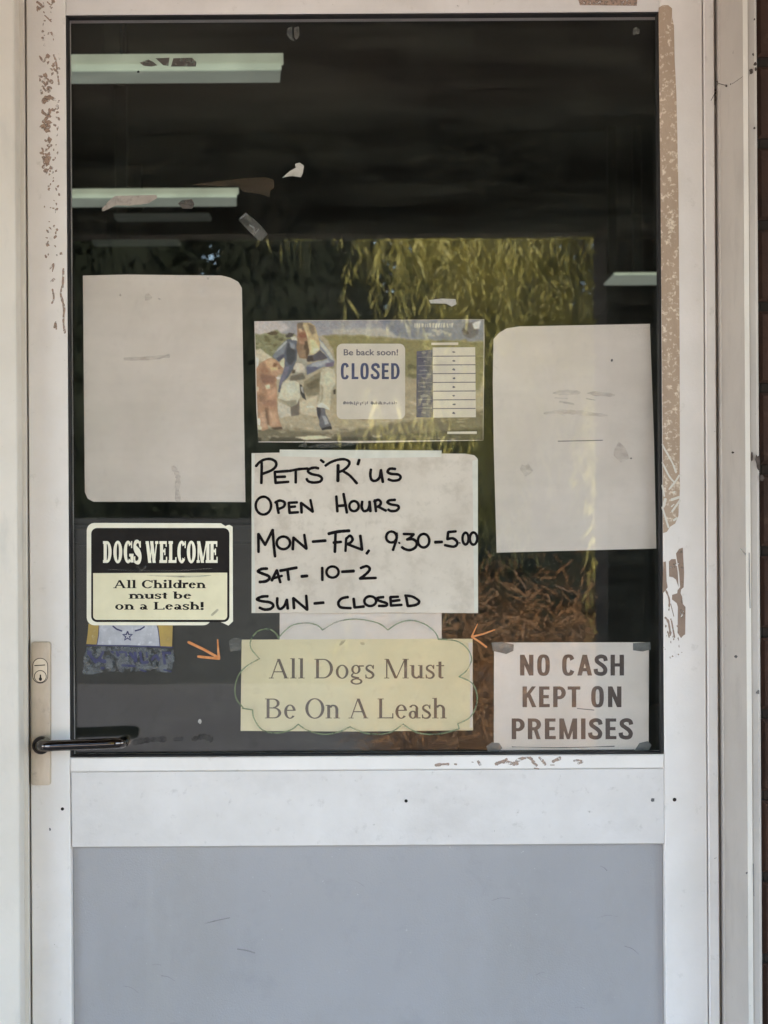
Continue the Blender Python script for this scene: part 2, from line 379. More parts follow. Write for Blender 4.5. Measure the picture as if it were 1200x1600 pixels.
# ------------------------------------------------------------------ verandah (seen mirrored in the glass)
ver = tag(empty('verandah', (0, -3.0, 0)), 'dark timber verandah roof mirrored in the upper glass, front beam edge crossing it', 'verandah')
M['soffit'] = mat('dark_timber', (0.105, 0.082, 0.062), (0.07, 0.055, 0.042), 5, 0.8, stretch=(.3, 3, 1))
M['beam'] = mat('dark_beam', (0.055, 0.045, 0.036), (0.04, 0.033, 0.027), 6, 0.8, stretch=(.3, 1, 1))
YB = -3.0; KB = (D - YB) / D; ZB = ZC + (800 - 361) * S * KB
mb = MB()
yy = -3.3
while yy < -0.09:
    mb.box(-5.6, 5.6, yy, min(yy + 0.136, -0.075), 2.44, 2.462, 0.0); yy += 0.14
mb.build('soffit_boards', M['soffit'], ver)
mb = MB(); mb.box(-5.7, 5.7, -3.4, -0.074, 2.466, 2.56); mb.build('roof_sheet', M['beam'], ver)
mb = MB(); mb.box(-5.6, 5.6, YB - 0.1, YB, ZB, 2.436); mb.build('beam', M['beam'], ver)
xp = (938 - 600) * S * KB
for a, b in ((xp, xp + 0.40), (4.4, 4.8), (-3.9, -3.5)):
    pm = bricks(a, b, 0.0, ZB - 0.004, YB - 0.10)
    for i in range(len(pm.v)):
        v = pm.v[i]
        if v[1] > YB - 0.06: pm.v[i] = (v[0], YB + 0.22, v[2])
    pm.box(a + .006, b - .006, YB - 0.09, YB + 0.212, 0, ZB - 0.006)
    pm.build('brick_post', M['brick'], ver)

# ------------------------------------------------------------------ trees and bushes mirrored in the glass
def leaf_mat(name, a, b, trans=0.25):
    m, t, p, out = nodes(name)
    oi, _ = noise_fac(t, 4.5, 3, (1, 1, 1), 0.38, 0.62)
    f2, _ = noise_fac(t, 40, 2, (1, 1, 1), 0.3, 0.7)
    c = mixcol(t, oi, a, b); c = mixcol(t, f2, c, tuple(x * 1.35 for x in a))
    t.links.new(c, p.inputs['Base Color']); p.inputs['Roughness'].default_value = 0.55
    tl = t.nodes.new("ShaderNodeBsdfTranslucent"); t.links.new(c, tl.inputs[0])
    mx = t.nodes.new("ShaderNodeMixShader"); mx.inputs[0].default_value = trans
    t.links.new(p.outputs[0], mx.inputs[1]); t.links.new(tl.outputs[0], mx.inputs[2]); t.links.new(mx.outputs[0], out.inputs[0]); return m
M['leaf'] = leaf_mat('willow_leaf', (0.47, 0.42, 0.115), (0.080, 0.082, 0.026), 0.35)  # pale and dark tones put sunlit and shaded clumps into the leaf colour
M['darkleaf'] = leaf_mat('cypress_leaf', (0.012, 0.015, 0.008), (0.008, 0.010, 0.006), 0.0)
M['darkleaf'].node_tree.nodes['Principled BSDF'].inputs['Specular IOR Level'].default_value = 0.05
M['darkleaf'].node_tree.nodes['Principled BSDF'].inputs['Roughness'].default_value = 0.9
M['dryleaf'] = leaf_mat('dry_frond', (0.25, 0.13, 0.048), (0.065, 0.042, 0.022), 0.2)
M['bark'] = mat('bark', (0.10, 0.075, 0.055), (0.06, 0.045, 0.035), 12, 0.9, bump=0.6, stretch=(1, 1, .3))

def leaf(mb, c, d, ln, wd):
    d = d.normalized(); s = d.cross(Vector((rnd.uniform(-1, 1), rnd.uniform(-1, 1), rnd.uniform(-.4, .4))))
    if s.length < 1e-4: return
    s = s.normalized() * wd / 2
    a = c; b = c + d * ln * 0.5; e = c + d * ln + Vector((0, 0, -0.12 * ln))
    mb.add([a, b + s, e, b - s], [(0, 1, 2, 3)])

def limb(mb, pts, r0, r1, n=8):
    ring0 = None
    for i, p in enumerate(pts):
        p = Vector(p); r = r0 + (r1 - r0) * i / (len(pts) - 1)
        b = len(mb.v)
        mb.v += [(p.x + r * math.cos(2 * math.pi * k / n), p.y + r * math.sin(2 * math.pi * k / n), p.z) for k in range(n)]
        if ring0 is not None:
            for k in range(n):
                mb.f.append((ring0 + k, ring0 + (k + 1) % n, b + (k + 1) % n, b + k)); mb.m.append(0)
        ring0 = b

def weeping_tree(loc, h, ext, n_twigs, label):
    t = tag(empty('weeping_tree', loc), label, 'tree'); L = Vector(loc)
    L0 = L; L = L + Vector((.8, -.75, 0))          # the stem stands at the back of the crown
    tr = MB(); limb(tr, [L, L + Vector((.05, .02, h * .3)), L + Vector((-.05, 0, h * .62))], .16, .09)
    for k in range(7):
        a = 2 * math.pi * k / 7 + .3; q = L + Vector((0, 0, h * (.35 + .04 * k)))
        limb(tr, [q, q + Vector((math.cos(a) * ext[0] * .45, math.sin(a) * ext[1] * .45, h * .18)), q + Vector((math.cos(a) * ext[0] * .6, math.sin(a) * ext[1] * .5, h * .22))], .05, .015, 6)
    tr.build('trunk', M['bark'], t, smooth=True)
    L = L0; cr = MB()
    clumps = []
    for a in range(9):
        for b in range(6):                   # an uneven grid of hanging clumps, thin low on the left
            c = (-1 + 2 * (a + .5 + rnd.uniform(-.45, .45)) / 9, rnd.uniform(-1, 1), (b + .5 + rnd.uniform(-.45, .45)) / 6)
            if not ((c[0] < -.35 and c[2] < .45 and rnd.random() < .7) or rnd.random() < .10): clumps.append(c)
    for _ in range(n_twigs):
        c = rnd.choice(clumps)
        p = L + Vector((c[0] * ext[0] + rnd.gauss(0, .14), c[1] * ext[1] + rnd.gauss(0, .16), h * (.30 + .70 * c[2]) + rnd.gauss(0, .2)))
        ln = rnd.uniform(.35, .8); sw = Vector((rnd.uniform(-.3, .3), rnd.uniform(-.3, .3), -1)).normalized()
        for k in range(18):
            q = p + sw * ln * k / 18
            if q.z < 0.25: break
            d = Vector((rnd.uniform(-.65, .65), rnd.uniform(-.65, .65), rnd.uniform(-1.4, -.5)))
            leaf(cr, q, d, rnd.uniform(.06, .15), rnd.uniform(.007, .018))
    cr.build('crown', M['leaf'], t)
    return t
def dark_tree(loc, h, r, n, label):
    t = tag(empty('cypress_tree', loc), label, 'tree', 'dark cypresses across the car park'); L = Vector(loc)
    tr = MB(); limb(tr, [L, L + Vector((0, 0, h * .5)), L + Vector((0, 0, h * .9))], .16, .03); tr.build('trunk', M['bark'], t, smooth=True)
    cr = MB(); ph = rnd.uniform(0, 6)
    prof = lambda z, a: r * min(1.0, 1.25 * (1 - z) ** .45) * (1 + .12 * math.sin(3 * a + 7 * z + ph) + .07 * math.sin(7 * a - 15 * z))
    nz_, na = 16, 18               # shaded inner mass of twigs
    vs = [L + Vector((prof(i / nz_, 6.283 * k / na) * .82 * math.cos(6.283 * k / na), prof(i / nz_, 6.283 * k / na) * .82 * math.sin(6.283 * k / na), .05 + h * .96 * i / nz_)) for i in range(nz_ + 1) for k in range(na)]
    cr.add(vs, [(i * na + k, i * na + (k + 1) % na, (i + 1) * na + (k + 1) % na, (i + 1) * na + k) for i in range(nz_) for k in range(na)])
    for _ in range(n):
        z = rnd.random(); a = rnd.uniform(0, 6.283); rr = prof(z, a) * rnd.uniform(.75, 1.05)
        q = L + Vector((rr * math.cos(a), rr * math.sin(a), .1 + h * z))
        leaf(cr, q, Vector((math.cos(a), math.sin(a), rnd.uniform(-.4, 1.6))), rnd.uniform(.10, .24), rnd.uniform(.03, .07))
    cr.build('crown', M['darkleaf'], t); return t
weeping_tree((0.95, -8.6, -0.10), 5.2, (1.55, 1.0), 3300, 'drooping yellow green tree mirrored in the glass above the middle and right papers')
CY = ('third cypress from the left end of the dark row', 'tall cypress, second from the left end of the dark row', 'cypress at the left end of the dark row', 'cypress right of the drooping yellow green tree',
      'cypress hidden low behind the drooping yellow green tree', 'cypress at the right end of the dark row')
for k, (x, y, h, r) in enumerate(((-0.75, -14.6, 5.6, 1.2), (-2.5, -14.9, 6.0, 1.2), (-4.3, -14.7, 5.6, 1.2), (2.8, -14.9, 5.6, 1.2), (1.0, -15.0, 5.5, 1.2), (4.6, -14.8, 5.8, 1.2))):
    dark_tree((x, y, -.1), h, r, 5000, CY[k] + ' across the car park')
bush = tag(empty('dry_bush', (0.75, -7.2, -0.10)), 'rusty brown dry bush mirrored in the glass above the cash notice', 'bush')
mb = MB()
for _ in range(1100):
    a = rnd.uniform(0, 6.283); r0 = math.sqrt(rnd.random()); base = Vector((.62 + .72 * r0 * math.cos(a), -7.2 + .4 * r0 * math.sin(a), -.1))
    lean = Vector((rnd.uniform(-.5, .5), rnd.uniform(-.5, .5), 1)).normalized(); ln = rnd.uniform(.4, 1.2)
    for k in range(12):
        q = base + lean * ln * (k + 1) / 12
        leaf(mb, q, Vector((rnd.uniform(-.7, .7), rnd.uniform(-.7, .7), rnd.uniform(-.6, 1))), rnd.uniform(.06, .18), rnd.uniform(.003, .009))
mb.build('fronds', M['dryleaf'], bush)

M['fence'] = mat('dark_grey_fence', (0.040, 0.041, 0.040), (0.032, 0.033, 0.032), 1.5, 0.8)
fen = tag(empty('metal_fence', (-3.0, -12.6, -0.1)), 'low dark grey metal fence mirrored in the lower left glass', 'fence')  # invented; gives the lower left reflection its even grey
mb = MB(); mb.box(-6.5, -0.05, -12.62, -12.58, -.15, 1.22); mb.build('panel', M['fence'], fen)
mb = MB(); mb.box(-6.5, -0.03, -12.624, -12.574, 1.222, 1.26); mb.build('top_rail', M['fence'], fen)
for x in (-6.4, -4.3, -2.2, -0.1):
    mb = MB(); mb.box(x, x + .06, -12.70, -12.622, -.1, 1.215); mb.build('post', M['fence'], fen)

# ------------------------------------------------------------------ door frame
fr = tag(empty('door_frame', (0, 0, 0)), 'cream painted metal door frame with deep stepped jambs around the door', 'door frame')
z0f, z1f = 0.0, ZT + 0.012
mb = MB()      # latch-side jamb: face forward by 66 mm, square return to the door
xL, yL = X(43), -0.0656
mb.prism([(xl0 + .002, yL), (xL - .0025, yL), (xL - .0008, yL + .0008), (xL, yL + .0025), (xL, 0.050), (xl0 + .002, 0.050)], z0f, z1f)
mb.build('jamb', M['frame'], fr)
mb = MB(); mb.box(xL + .0001, xL + .0052, -.034, -.0295, z0f, z1f); mb.build('seal_strip', M['frame'], fr)
mb = MB()      # hinge-side stop, groove and splayed return
mb.prism([(X(1103.3), -.003), (X(1104.3), -.0045), (X(1118), -.0045), (X(1119.2), -.003), (X(1119.2), .05), (X(1103.3), .05)], z0f, z1f)
mb.build('door_stop', M['paint'], fr)
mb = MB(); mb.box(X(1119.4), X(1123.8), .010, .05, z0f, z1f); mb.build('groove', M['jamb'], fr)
mb = MB()
a0, a1, a2 = X(1124), X(1172.5, -.1), X(1188, -.1)
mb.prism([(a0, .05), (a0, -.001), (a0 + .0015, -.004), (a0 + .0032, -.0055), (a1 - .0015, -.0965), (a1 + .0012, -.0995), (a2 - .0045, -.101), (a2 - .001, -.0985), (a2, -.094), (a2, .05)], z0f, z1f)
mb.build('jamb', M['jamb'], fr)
mb = MB(); mb.box(a1 - .0065, a1 - .0005, -.1035, -.1016, z0f, z1f); mb.build('seam_bead', M['frame'], fr)
mb = MB(); mb.box(a2 + .0004, xr0 + .004, -.058, .05, z0f, z1f); mb.build('shadow_gap', M['gap'], fr)
mb = MB(); mb.box(xl0, a2, -.064, .06, ZT + .014, ZT + .128); mb.build('header', M['frame'], fr)

# ------------------------------------------------------------------ door leaf
door = tag(empty('shop_door', (0, 0.02, 0)), 'white painted shop door with glass upper half and blue grey lower panel', 'door')
GX0, GX1, GZ1, GZ0 = X(107), X(1033), Z(20.5), Z(1181)     # glazed opening
xa, xb = X(45.5), X(1101.8)
zb = 0.012
mb = MB(); mb.box(xa, GX0, 0, .042, zb, ZT, .0012); mb.build('stile', M['paint'], door)
mb = MB(); mb.box(GX1 + .0022, xb, 0, .042, zb, ZT, .0012); mb.build('stile', M['paint'], door)
mb = MB(); mb.box(GX0 + .0004, GX1 + .0018, .0006, .0416, GZ1, ZT - .0005, .001); mb.build('top_rail', M['rail_paint'], door)
zm1, zm0 = Z(1203), Z(1321)
mb = MB(); mb.box(GX0 + .0012, GX1 + .0018, .0008, .0414, zm0, zm1 - .0006, .0008); mb.build('middle_rail', M['rail_paint'], door)
mb = MB(); mb.box(GX0 + .0004, GX1 + .0018, -.0010, .0412, zm1, GZ0, .0014); mb.build('glazing_bead', M['paint'], door)
mb = MB(); mb.box(GX0 + .0004, GX1 + .0018, .0006, .0416, zb, .14, .001); mb.build('bottom_rail', M['rail_paint'], door)
mb = MB(); mb.box(GX0 + .0005, GX1 + .0015, .018, .032, .14, zm0); mb.build('lower_panel', M['panel'], door)
glass = (lambda m: (m.box(GX0, GX1, .020, .026, GZ0, GZ1), m)[1])(MB()).build('glass_pane', M['glass'], door)
mb = MB()
mb.box(GX0 + .0002, GX0 + .0022, .0016, .0199, GZ0 + .0022, GZ1 - .0022); mb.box(GX1 - .0012, GX1 + .0020, .0010, .0199, GZ0 + .0022, GZ1 - .0022)
mb.box(GX0, GX1 + .002, .0016, .0199, GZ1 - .002, GZ1 - .0002); mb.box(GX0, GX1 + .002, .0016, .0199, GZ0 + .0002, GZ0 + .002)
mb.build('rubber_gasket', M['rubber'], door)
for px, py, r in ((634.5, 1251.5, 2.6), (1054, 1249.5, 3.0), (97.5, 1264, 2.6)):
    mb = MB(); mb.poly(ellipse(px, py, r, r, n=12)[:-1], -.0003, .0004); mb.build('screw_hole', M['hole'], door)
mb = MB(); mb.poly(blob(1020, 1250, 3, 2.4), -.0001, .0004); mb.poly(blob(78, 1296, 1.4, 3), -.0003, .0002); mb.build('chip', M['scuff'], door)
mb = MB()
ribbon(mb, smooth_pts([(320, 1443), (340, 1438), (359, 1434)]), 1.6, .0177); ribbon(mb, smooth_pts([(371, 1483), (385, 1485), (398, 1489)]), 2.0, .0177)
for _ in range(16):
    x, y = rnd.uniform(130, 1020), rnd.uniform(1345, 1640); a_ = rnd.uniform(-.5, .5); l_ = rnd.uniform(4, 16)
    ribbon(mb, smooth_pts([(x, y), (x + l_ * math.cos(a_), y + l_ * math.sin(a_)), (x + 2 * l_ * math.cos(a_ + .2), y + 2 * l_ * math.sin(a_ + .2))]), rnd.uniform(.5, .9), .0177)
mb.build('scratch', M['finescuff'], door)

# lock plate, cylinder and lever
lk = MB(); yp = -.0065
rr = rrect(49, 1003, 79, 1227, 4)
lk.poly(rrect(50, 1004, 78, 1226, 4), yp, .0015); lk.poly(rr, yp + .0015, .0049)
plate = lk.build('lock_plate', M['plate'], door)
mb = MB(); mb.poly(rrect(50.6, 1028, 75, 1068, 12, 8), yp - .0006, .0005); mb.build('cylinder_rim', M['darkmetal'], plate)
mb = MB(); mb.poly(rrect(51.8, 1029.2, 73.8, 1066.8, 10.8, 8), yp - .0022, .0015); cyl = mb.build('lock_cylinder', M['cylinder'], plate)
mb = MB(); ribbon(mb, ellipse(63, 1057, 9.3, 9.3, n=24), 1.1, yp - .00225, cap=False); ribbon(mb, [(54, 1040), (70, 1039)], 1.4, yp - .00225)
mb.poly(ellipse(63.2, 1061, 2.5, 3, n=10)[:-1], yp - .0024); mb.poly([(61.8, 1060), (64.6, 1060), (64.2, 1054), (62.2, 1054)], yp - .0024)
mb.build('keyhole', M['hole'], plate)

def tube(pts, radii, n=16):
    mb = MB(); N = len(pts); pts = [Vector(p) for p in pts]; up = Vector((0, 0, 1))
    for i, p in enumerate(pts):
        d = (pts[min(N - 1, i + 1)] - pts[max(0, i - 1)]).normalized()
        s = d.cross(up) if abs(d.z) < .9 else d.cross(Vector((1, 0, 0)))
        s.normalize(); u = s.cross(d).normalized(); r = radii[i] if isinstance(radii, (list, tuple)) else radii
        mb.v += [tuple(p + s * r * math.cos(2 * math.pi * k / n) + u * r * math.sin(2 * math.pi * k / n)) for k in range(n)]
        if i:
            b = (i - 1) * n
            for k in range(n): mb.f.append((b + k, b + (k + 1) % n, b + n + (k + 1) % n, b + n + k)); mb.m.append(0)
    mb.f.append(tuple(range(n - 1, -1, -1))); mb.m.append(0); mb.f.append(tuple(range((N - 1) * n, N * n))); mb.m.append(0)
    return mb
yh = -.046
A = P(62.5, 1166, yh); B = P(181, 1161.5, yh)
rt = .0071
path = [Vector((A.x, -.0066, A.z)), Vector((A.x, yh + .014, A.z)), Vector((A.x + .0012, yh + .006, A.z)), Vector((A.x + .005, yh + .0012, A.z)), A + Vector((.012, 0, 0))]
path += [A + (B - A) * k / 6 for k in range(1, 6)]
path += [B + Vector((-.006, 0, 0)), B + Vector((.002, .0012, 0)), B + Vector((.0062, .005, 0)), B + Vector((.0078, .012, 0)), Vector((B.x + .0078, yh + .030, B.z))]
lev = tube(path, rt).build('lever_handle', M['chrome'], door, smooth=True)
ro = MB(); c0 = P(62.5, 1166, -.02)
prof = [(-.0068, .0116), (-.0140, .0116), (-.0165, .0106), (-.0178, .0085), (-.0182, .0068)]
vs = [(c0.x + r * math.cos(2 * math.pi * k / 24), y, c0.z + r * math.sin(2 * math.pi * k / 24)) for y, r in prof for k in range(24)]
ro.add(vs, [(i * 24 + k, (i + 1) * 24 + k, (i + 1) * 24 + (k + 1) % 24, i * 24 + (k + 1) % 24) for i in range(len(prof) - 1) for k in range(24)])
ro.build('rosette', M['darkmetal'], lev, smooth=True)

# adhesive, flakes and wear that stay on the door
mb = MB()
mb.poly([(1029, 12), (1036, 8), (1044, 8), (1050, 13), (1050, 27), (1053, 40), (1054, 90), (1057, 150), (1058.5, 220), (1060, 300), (1061, 420), (1062, 560), (1062.3, 690),
         (1062, 740), (1062.5, 762), (1061, 790), (1060, 806), (1055, 818), (1047, 823), (1042, 831), (1036, 833), (1035.6, 700), (1034, 500), (1032, 300), (1030, 120)], -.0004, .0003)
mb.build('adhesive_strip', M['adhesive'], door)
o8 = lambda l: [(1010 + a / 4.21, 680 + b / 4.21) for a, b in l]
mb = MB()
for pts, wd in (([(105, 60), (130, 110), (170, 180), (190, 235)], 2.4), ([(105, 180), (150, 270), (185, 310)], 2.6), ([(215, 265), (190, 305), (150, 355)], 2.8), ([(120, 90), (145, 130)], 2.2),
                ([(180, 200), (195, 245)], 3), ([(165, 425), (215, 408)], 4.0), ([(220, 430), (170, 500)], 3.4), ([(105, 475), (145, 605)], 3.6), ([(125, 420), (112, 470)], 4.4), ([(105, 330), (118, 400)], 3),
                ([(180, 560), (200, 545)], 3.4), ([(165, 470), (180, 455)], 2), ([(178, 378), (186, 372)], 3)):
    ribbon(mb, smooth_pts(o8(pts)), wd, -.0005, jit=.2)
mb.build('bare_scratches', M['barepaint'], door)
mb = MB()
mb.poly(o8([(240, 740), (215, 748), (195, 778), (198, 800), (215, 900), (222, 1000), (205, 1020), (203, 1040), (170, 1050), (168, 1080), (200, 1105), (207, 1130), (205, 1300), (228, 1335), (240, 1320), (255, 1310),
            (257, 1130), (240, 1110), (235, 1062), (225, 1040), (228, 1015), (245, 1000), (248, 900), (242, 800)]), -.0004, .0003)
mb.poly(o8([(192, 815), (165, 815), (148, 832), (150, 930), (175, 935), (195, 950), (212, 1000), (206, 900)]), -.0004, .0003)
mb.poly(o8([(112, 835), (128, 830), (133, 960), (140, 1000), (118, 1030), (106, 1040), (108, 930)]), -.0004, .0003)
for pts, wd in (([(128, 1020), (150, 1080), (148, 1150)], 2.4), ([(125, 1200), (145, 1230), (158, 1310)], 3.4), ([(160, 1110), (180, 1190)], 1.8), ([(165, 1220), (185, 1330)], 2.0), ([(140, 1290), (150, 1330)], 1.5)):
    ribbon(mb, smooth_pts(o8(pts)), wd, -.0003, jit=.4)
for k in range(26):
    mb.poly(blob(1036 + rnd.random() * 30, 960 + rnd.random() * 70, rnd.uniform(.4, 1.5), rnd.uniform(.5, 2)), -.0003)
mb.build('torn_adhesive', M['adhesive_worn'], door)
mb = MB()      # printed-through residue on the latch stile
for (y0_, y1_, x0_, x1_, n, s_) in ((0, 16, 58, 84, 7, 3.2), (18, 40, 66, 84, 6, 2.0), (44, 72, 66, 92, 9, 2.4), (86, 135, 62, 94, 16, 3.2), (122, 160, 64, 82, 14, 3.6), (150, 205, 66, 92, 20, 3.6),
                                   (190, 270, 66, 80, 34, 3.8), (205, 300, 70, 94, 18, 2.0), (286, 335, 68, 96, 12, 1.7), (345, 410, 72, 90, 14, 2.2), (395, 400, 86, 96, 3, 2)):
    for _ in range(n):
        mb.poly(blob(rnd.uniform(x0_, x1_), rnd.uniform(y0_, y1_), s_ * rnd.uniform(.4, 1.1), s_ * rnd.uniform(.5, 1.3), 8, .5, rnd.uniform(-.7, .7)), -.0003 - rnd.uniform(0, .0001))
for pts, wd in (([(84, 86), (88, 100), (92, 132)], 3), ([(62, 88), (68, 96), (72, 90)], 3), ([(66, 128), (72, 122), (76, 128), (68, 136), (72, 142)], 3), ([(66, 175), (74, 182), (68, 190), (76, 190)], 4),
                ([(78, 420), (84, 412), (82, 424)], 2.2), ([(80, 440), (85, 436)], 3.2), ([(82, 452), (84, 466), (81, 474)], 2.4), ([(85, 512), (87, 504), (88, 514)], 2.6),
                ([(99, 420), (98, 445), (95, 460), (100, 480), (99, 500), (101, 520)], 3.2), ([(58, 3), (66, 10), (60, 13)], 3.4), ([(70, 24), (80, 34)], 2), ([(74, 3), (80, 8), (82, 3)], 2)):
    ribbon(mb, smooth_pts(pts), wd, -.00045, jit=.35)
mb.build('tape_residue', M['flake'], door)
mb = MB()
f4 = lambda l: [(660 + a / 3, 1160 + b / 3) for a, b in l]
for pts, wd in (([(62, 107), (90, 103), (122, 102)], 4.2), ([(150, 102), (160, 103)], 2.4), ([(262, 90), (270, 104)], 5), ([(345, 101), (380, 90), (420, 99), (445, 100)], 5.4), ([(380, 92), (395, 78)], 4),
                ([(440, 88), (470, 75), (505, 74), (520, 92), (535, 108)], 4.4), ([(548, 72), (565, 88), (575, 104)], 4), ([(612, 90), (630, 80), (645, 72)], 4.6), ([(632, 84), (645, 78)], 4),
                ([(710, 86), (735, 84), (750, 92), (730, 98)], 3), ([(600, 106), (618, 106)], 1.6), ([(525, 121), (545, 124)], 2.4), ([(232, 92), (238, 93)], 1.6)):
    ribbon(mb, smooth_pts(f4(pts)), wd, -.0013, jit=.3)
mb.poly([(903, -3), (996, -3), (995, 9), (906, 8)], .0003, .0002)
mb.build('paint_flakes', M['flake'], door)

# ------------------------------------------------------------------ lettering
class Face:
    """a small letter maker: strokes in cap-height units, T thick, t thin, sh serif height, so serif overhang"""
    def __init__(s, T=.15, t=.05, sh=.04, so=.09): s.T, s.t, s.sh, s.so = T, t, sh, so
    def rect(s, x0, x1, y0, y1): return [[(x0, y0), (x1, y0), (x1, y1), (x0, y1)]]
    def stem(s, x, y0=0., y1=1., lo=True, hi=True, hil=False):
        T = s.T; o = s.rect(x, x + T, y0, y1)
        if lo: o += s.rect(x - s.so, x + T + s.so, y0, y0 + s.sh)
        if hi: o += s.rect(x - s.so, x + T + (0 if hil else s.so), y1 - s.sh, y1)
        return o
    def diag(s, x0, y0, x1, y1, w): return [[(x0 - w / 2, y0), (x0 + w / 2, y0), (x1 + w / 2, y1), (x1 - w / 2, y1)]]
    def ser(s, x, y, up=True, k=1.0):
        h = s.sh if up else -s.sh; a = s.so * k + s.T * .3
        return s.rect(x - a, x + a, min(y, y + h), max(y, y + h))
    def arc(s, cx, cy, rx, ry, a0=0, a1=360, T=None, t=None, n=36):
        T = s.T if T is None else T; t = s.t if t is None else t; o = []
        f = lambda a, q, p: (cx + q * math.cos(R(a)), cy + p * math.sin(R(a)))
        for i in range(n):
            a, b = a0 + (a1 - a0) * i / n, a0 + (a1 - a0) * (i + 1) / n
            o.append([f(a, rx, ry), f(b, rx, ry), f(b, rx - T, ry - t), f(a, rx - T, ry - t)])
        return o
    def spine(s, pts, ws, n=8):
        q = smooth_pts(pts, n); N = len(q); o = []; L = []; Rr = []
        for i, p in enumerate(q):
            a, b = q[max(0, i - 1)], q[min(N - 1, i + 1)]; dx, dy = b[0] - a[0], b[1] - a[1]; l = math.hypot(dx, dy) or 1
            u = i / (N - 1) * (len(ws) - 1); k = min(int(u), len(ws) - 2); wd = ws[k] + (ws[k + 1] - ws[k]) * (u - k)
            L.append((p[0] - dy / l * wd / 2, p[1] + dx / l * wd / 2)); Rr.append((p[0] + dy / l * wd / 2, p[1] - dx / l * wd / 2))
        return [[L[i], L[i + 1], Rr[i + 1], Rr[i]] for i in range(N - 1)]
    def glyph(s, c):
        T, t, so, sh = s.T, s.t, s.so, s.sh; xh = .68
        if c == 'A': return 1.06, s.diag(.14, 0, .50, 1, t * 1.1) + s.diag(.54 - .03, 1, .90, 0, T) + s.rect(.28, .74, .31, .31 + t) + s.ser(.14, 0) + s.ser(.90, 0)
        if c == 'B': return 1.0, s.stem(.14) + s.rect(.14, .52, 1 - t, 1) + s.rect(.14, .55, .50, .50 + t) + s.rect(.14, .55, 0, t) + s.arc(.48, .762, .33, .238, -90, 90) + s.arc(.52, .275, .37, .275, -90, 90)
        if c == 'D': return 1.09, s.stem(.13) + s.rect(.13, .50, 1 - t, 1) + s.rect(.13, .50, 0, t) + s.arc(.50, .5, .50, .5, -90, 90, T * 1.05)
        if c == 'O': return 1.09, s.arc(.545, .5, .49, .52, T=T * 1.05)
        if c == 'C': return 1.0, s.arc(.54, .5, .48, .52, 42, 318, T * 1.05) + s.rect(.86, .86 + max(t, .05), .68, 1.0) + s.rect(.84, .88, .12, .26)
        if c == 'G': return 1.08, s.arc(.54, .5, .48, .52, 42, 310, T * 1.05) + s.rect(.86, .86 + max(t, .05), .68, 1.0) + s.rect(.80, .80 + T, .02, .42) + s.rect(.66, 1.02, .42 - sh, .42)
        if c == 'L': return .92, s.stem(.13) + s.rect(.13, .80, 0, t) + s.rect(.80, .80 + max(t, .05), 0, .26)
        if c == 'E': return .96, s.stem(.13) + s.rect(.13, .82, 0, t) + s.rect(.13, .78, 1 - t, 1) + s.rect(.13, .62, .48, .48 + t) + s.rect(.82 - t * .3, .82 + max(t, .05) * .7, 0, .28) + s.rect(.78 - t * .3, .78 + max(t, .05) * .7, .74, 1) + s.rect(.60, .60 + t, .36, .66)
        if c == 'M': return 1.34, s.diag(.17, 0, .17, 1, t * 1.2) + s.ser(.17, 0) + s.diag(.20, 1, .64, 0, T) + s.diag(.66, 0, 1.10, 1, t * 1.1) + s.stem(1.06, 0, 1, True, True) + s.rect(.05, .24, 1 - sh, 1)
        if c == 'W': return 1.40, s.diag(.17, 1, .46, 0, T) + s.diag(.48, 0, .70, 1, t) + s.diag(.66, 1, .94, 0, T) + s.diag(.96, 0, 1.22, 1, t) + s.ser(.17, 1, False) + s.ser(.68, 1, False) + s.ser(1.22, 1, False)
        if c == 'S':
            p = [(.70, .76), (.62, .93), (.42, .985), (.20, .90), (.16, .72), (.34, .57), (.58, .46), (.72, .28), (.62, .08), (.38, .015), (.17, .07), (.09, .27)]
            return .84, s.spine(p, [t, t, t * 1.2, T * .8, T, T * 1.15, T * 1.15, T, T * .8, t * 1.2, t, t]) + s.rect(.68, .68 + max(t, .05), .70, 1.0) + s.rect(.07, .07 + max(t, .05), 0, .30)
        if c == 'I' or c == '!' and False: return .5, s.stem(.17)
        if c == 'l': return .42, s.stem(.13, 0, 1.03, True, True, True)
        if c == 'i': return .42, s.stem(.13, 0, xh, True, True, True) + s.arc(.13 + T / 2, .92, T * .62, T * .62, 0, 360, T * .62, T * .62, 14)
        if c == 'o': return .75, s.arc(.375, .34, .325, .36, T=T * .92)
        if c == 'b': return .77, s.stem(.08, 0, 1.03, False, True, True) + s.arc(.40, .34, .32, .36)
        if c == 'd': return .77, s.stem(.54, 0, 1.03, True, True, True) + s.arc(.37, .34, .32, .36)
        if c == 'e': return .67, s.arc(.34, .34, .30, .36, 8, 322, T) + s.rect(.10, .62, .38, .38 + t)
        if c == 'a': return .68, s.arc(.27, .185, .22, .205, T=T * .9) + s.rect(.40, .40 + T * .9, .06, .50) + s.arc(.30, .47, .245, .225, 0, 155, T * .85) + s.rect(.44, .66, 0, sh * 1.4)
        if c == 'g': return .76, s.arc(.33, .46, .24, .235, T=T * .8) + s.arc(.36, -.155, .31, .165, T=T * .75, t=t * 1.2) + s.spine([(.20, .26), (.12, .16), (.20, .07), (.50, .03)], [t, T * .6, T * .7, t]) + s.rect(.48, .74, .60, .60 + t * 1.3)
        if c in 'hn':
            return .77, s.stem(.09, 0, 1.03 if c == 'h' else xh, True, True, True) + s.stem(.51, 0, .46, True, False) + s.arc(.40, .44, .26, .255, 0, 150, T, t * 1.5)
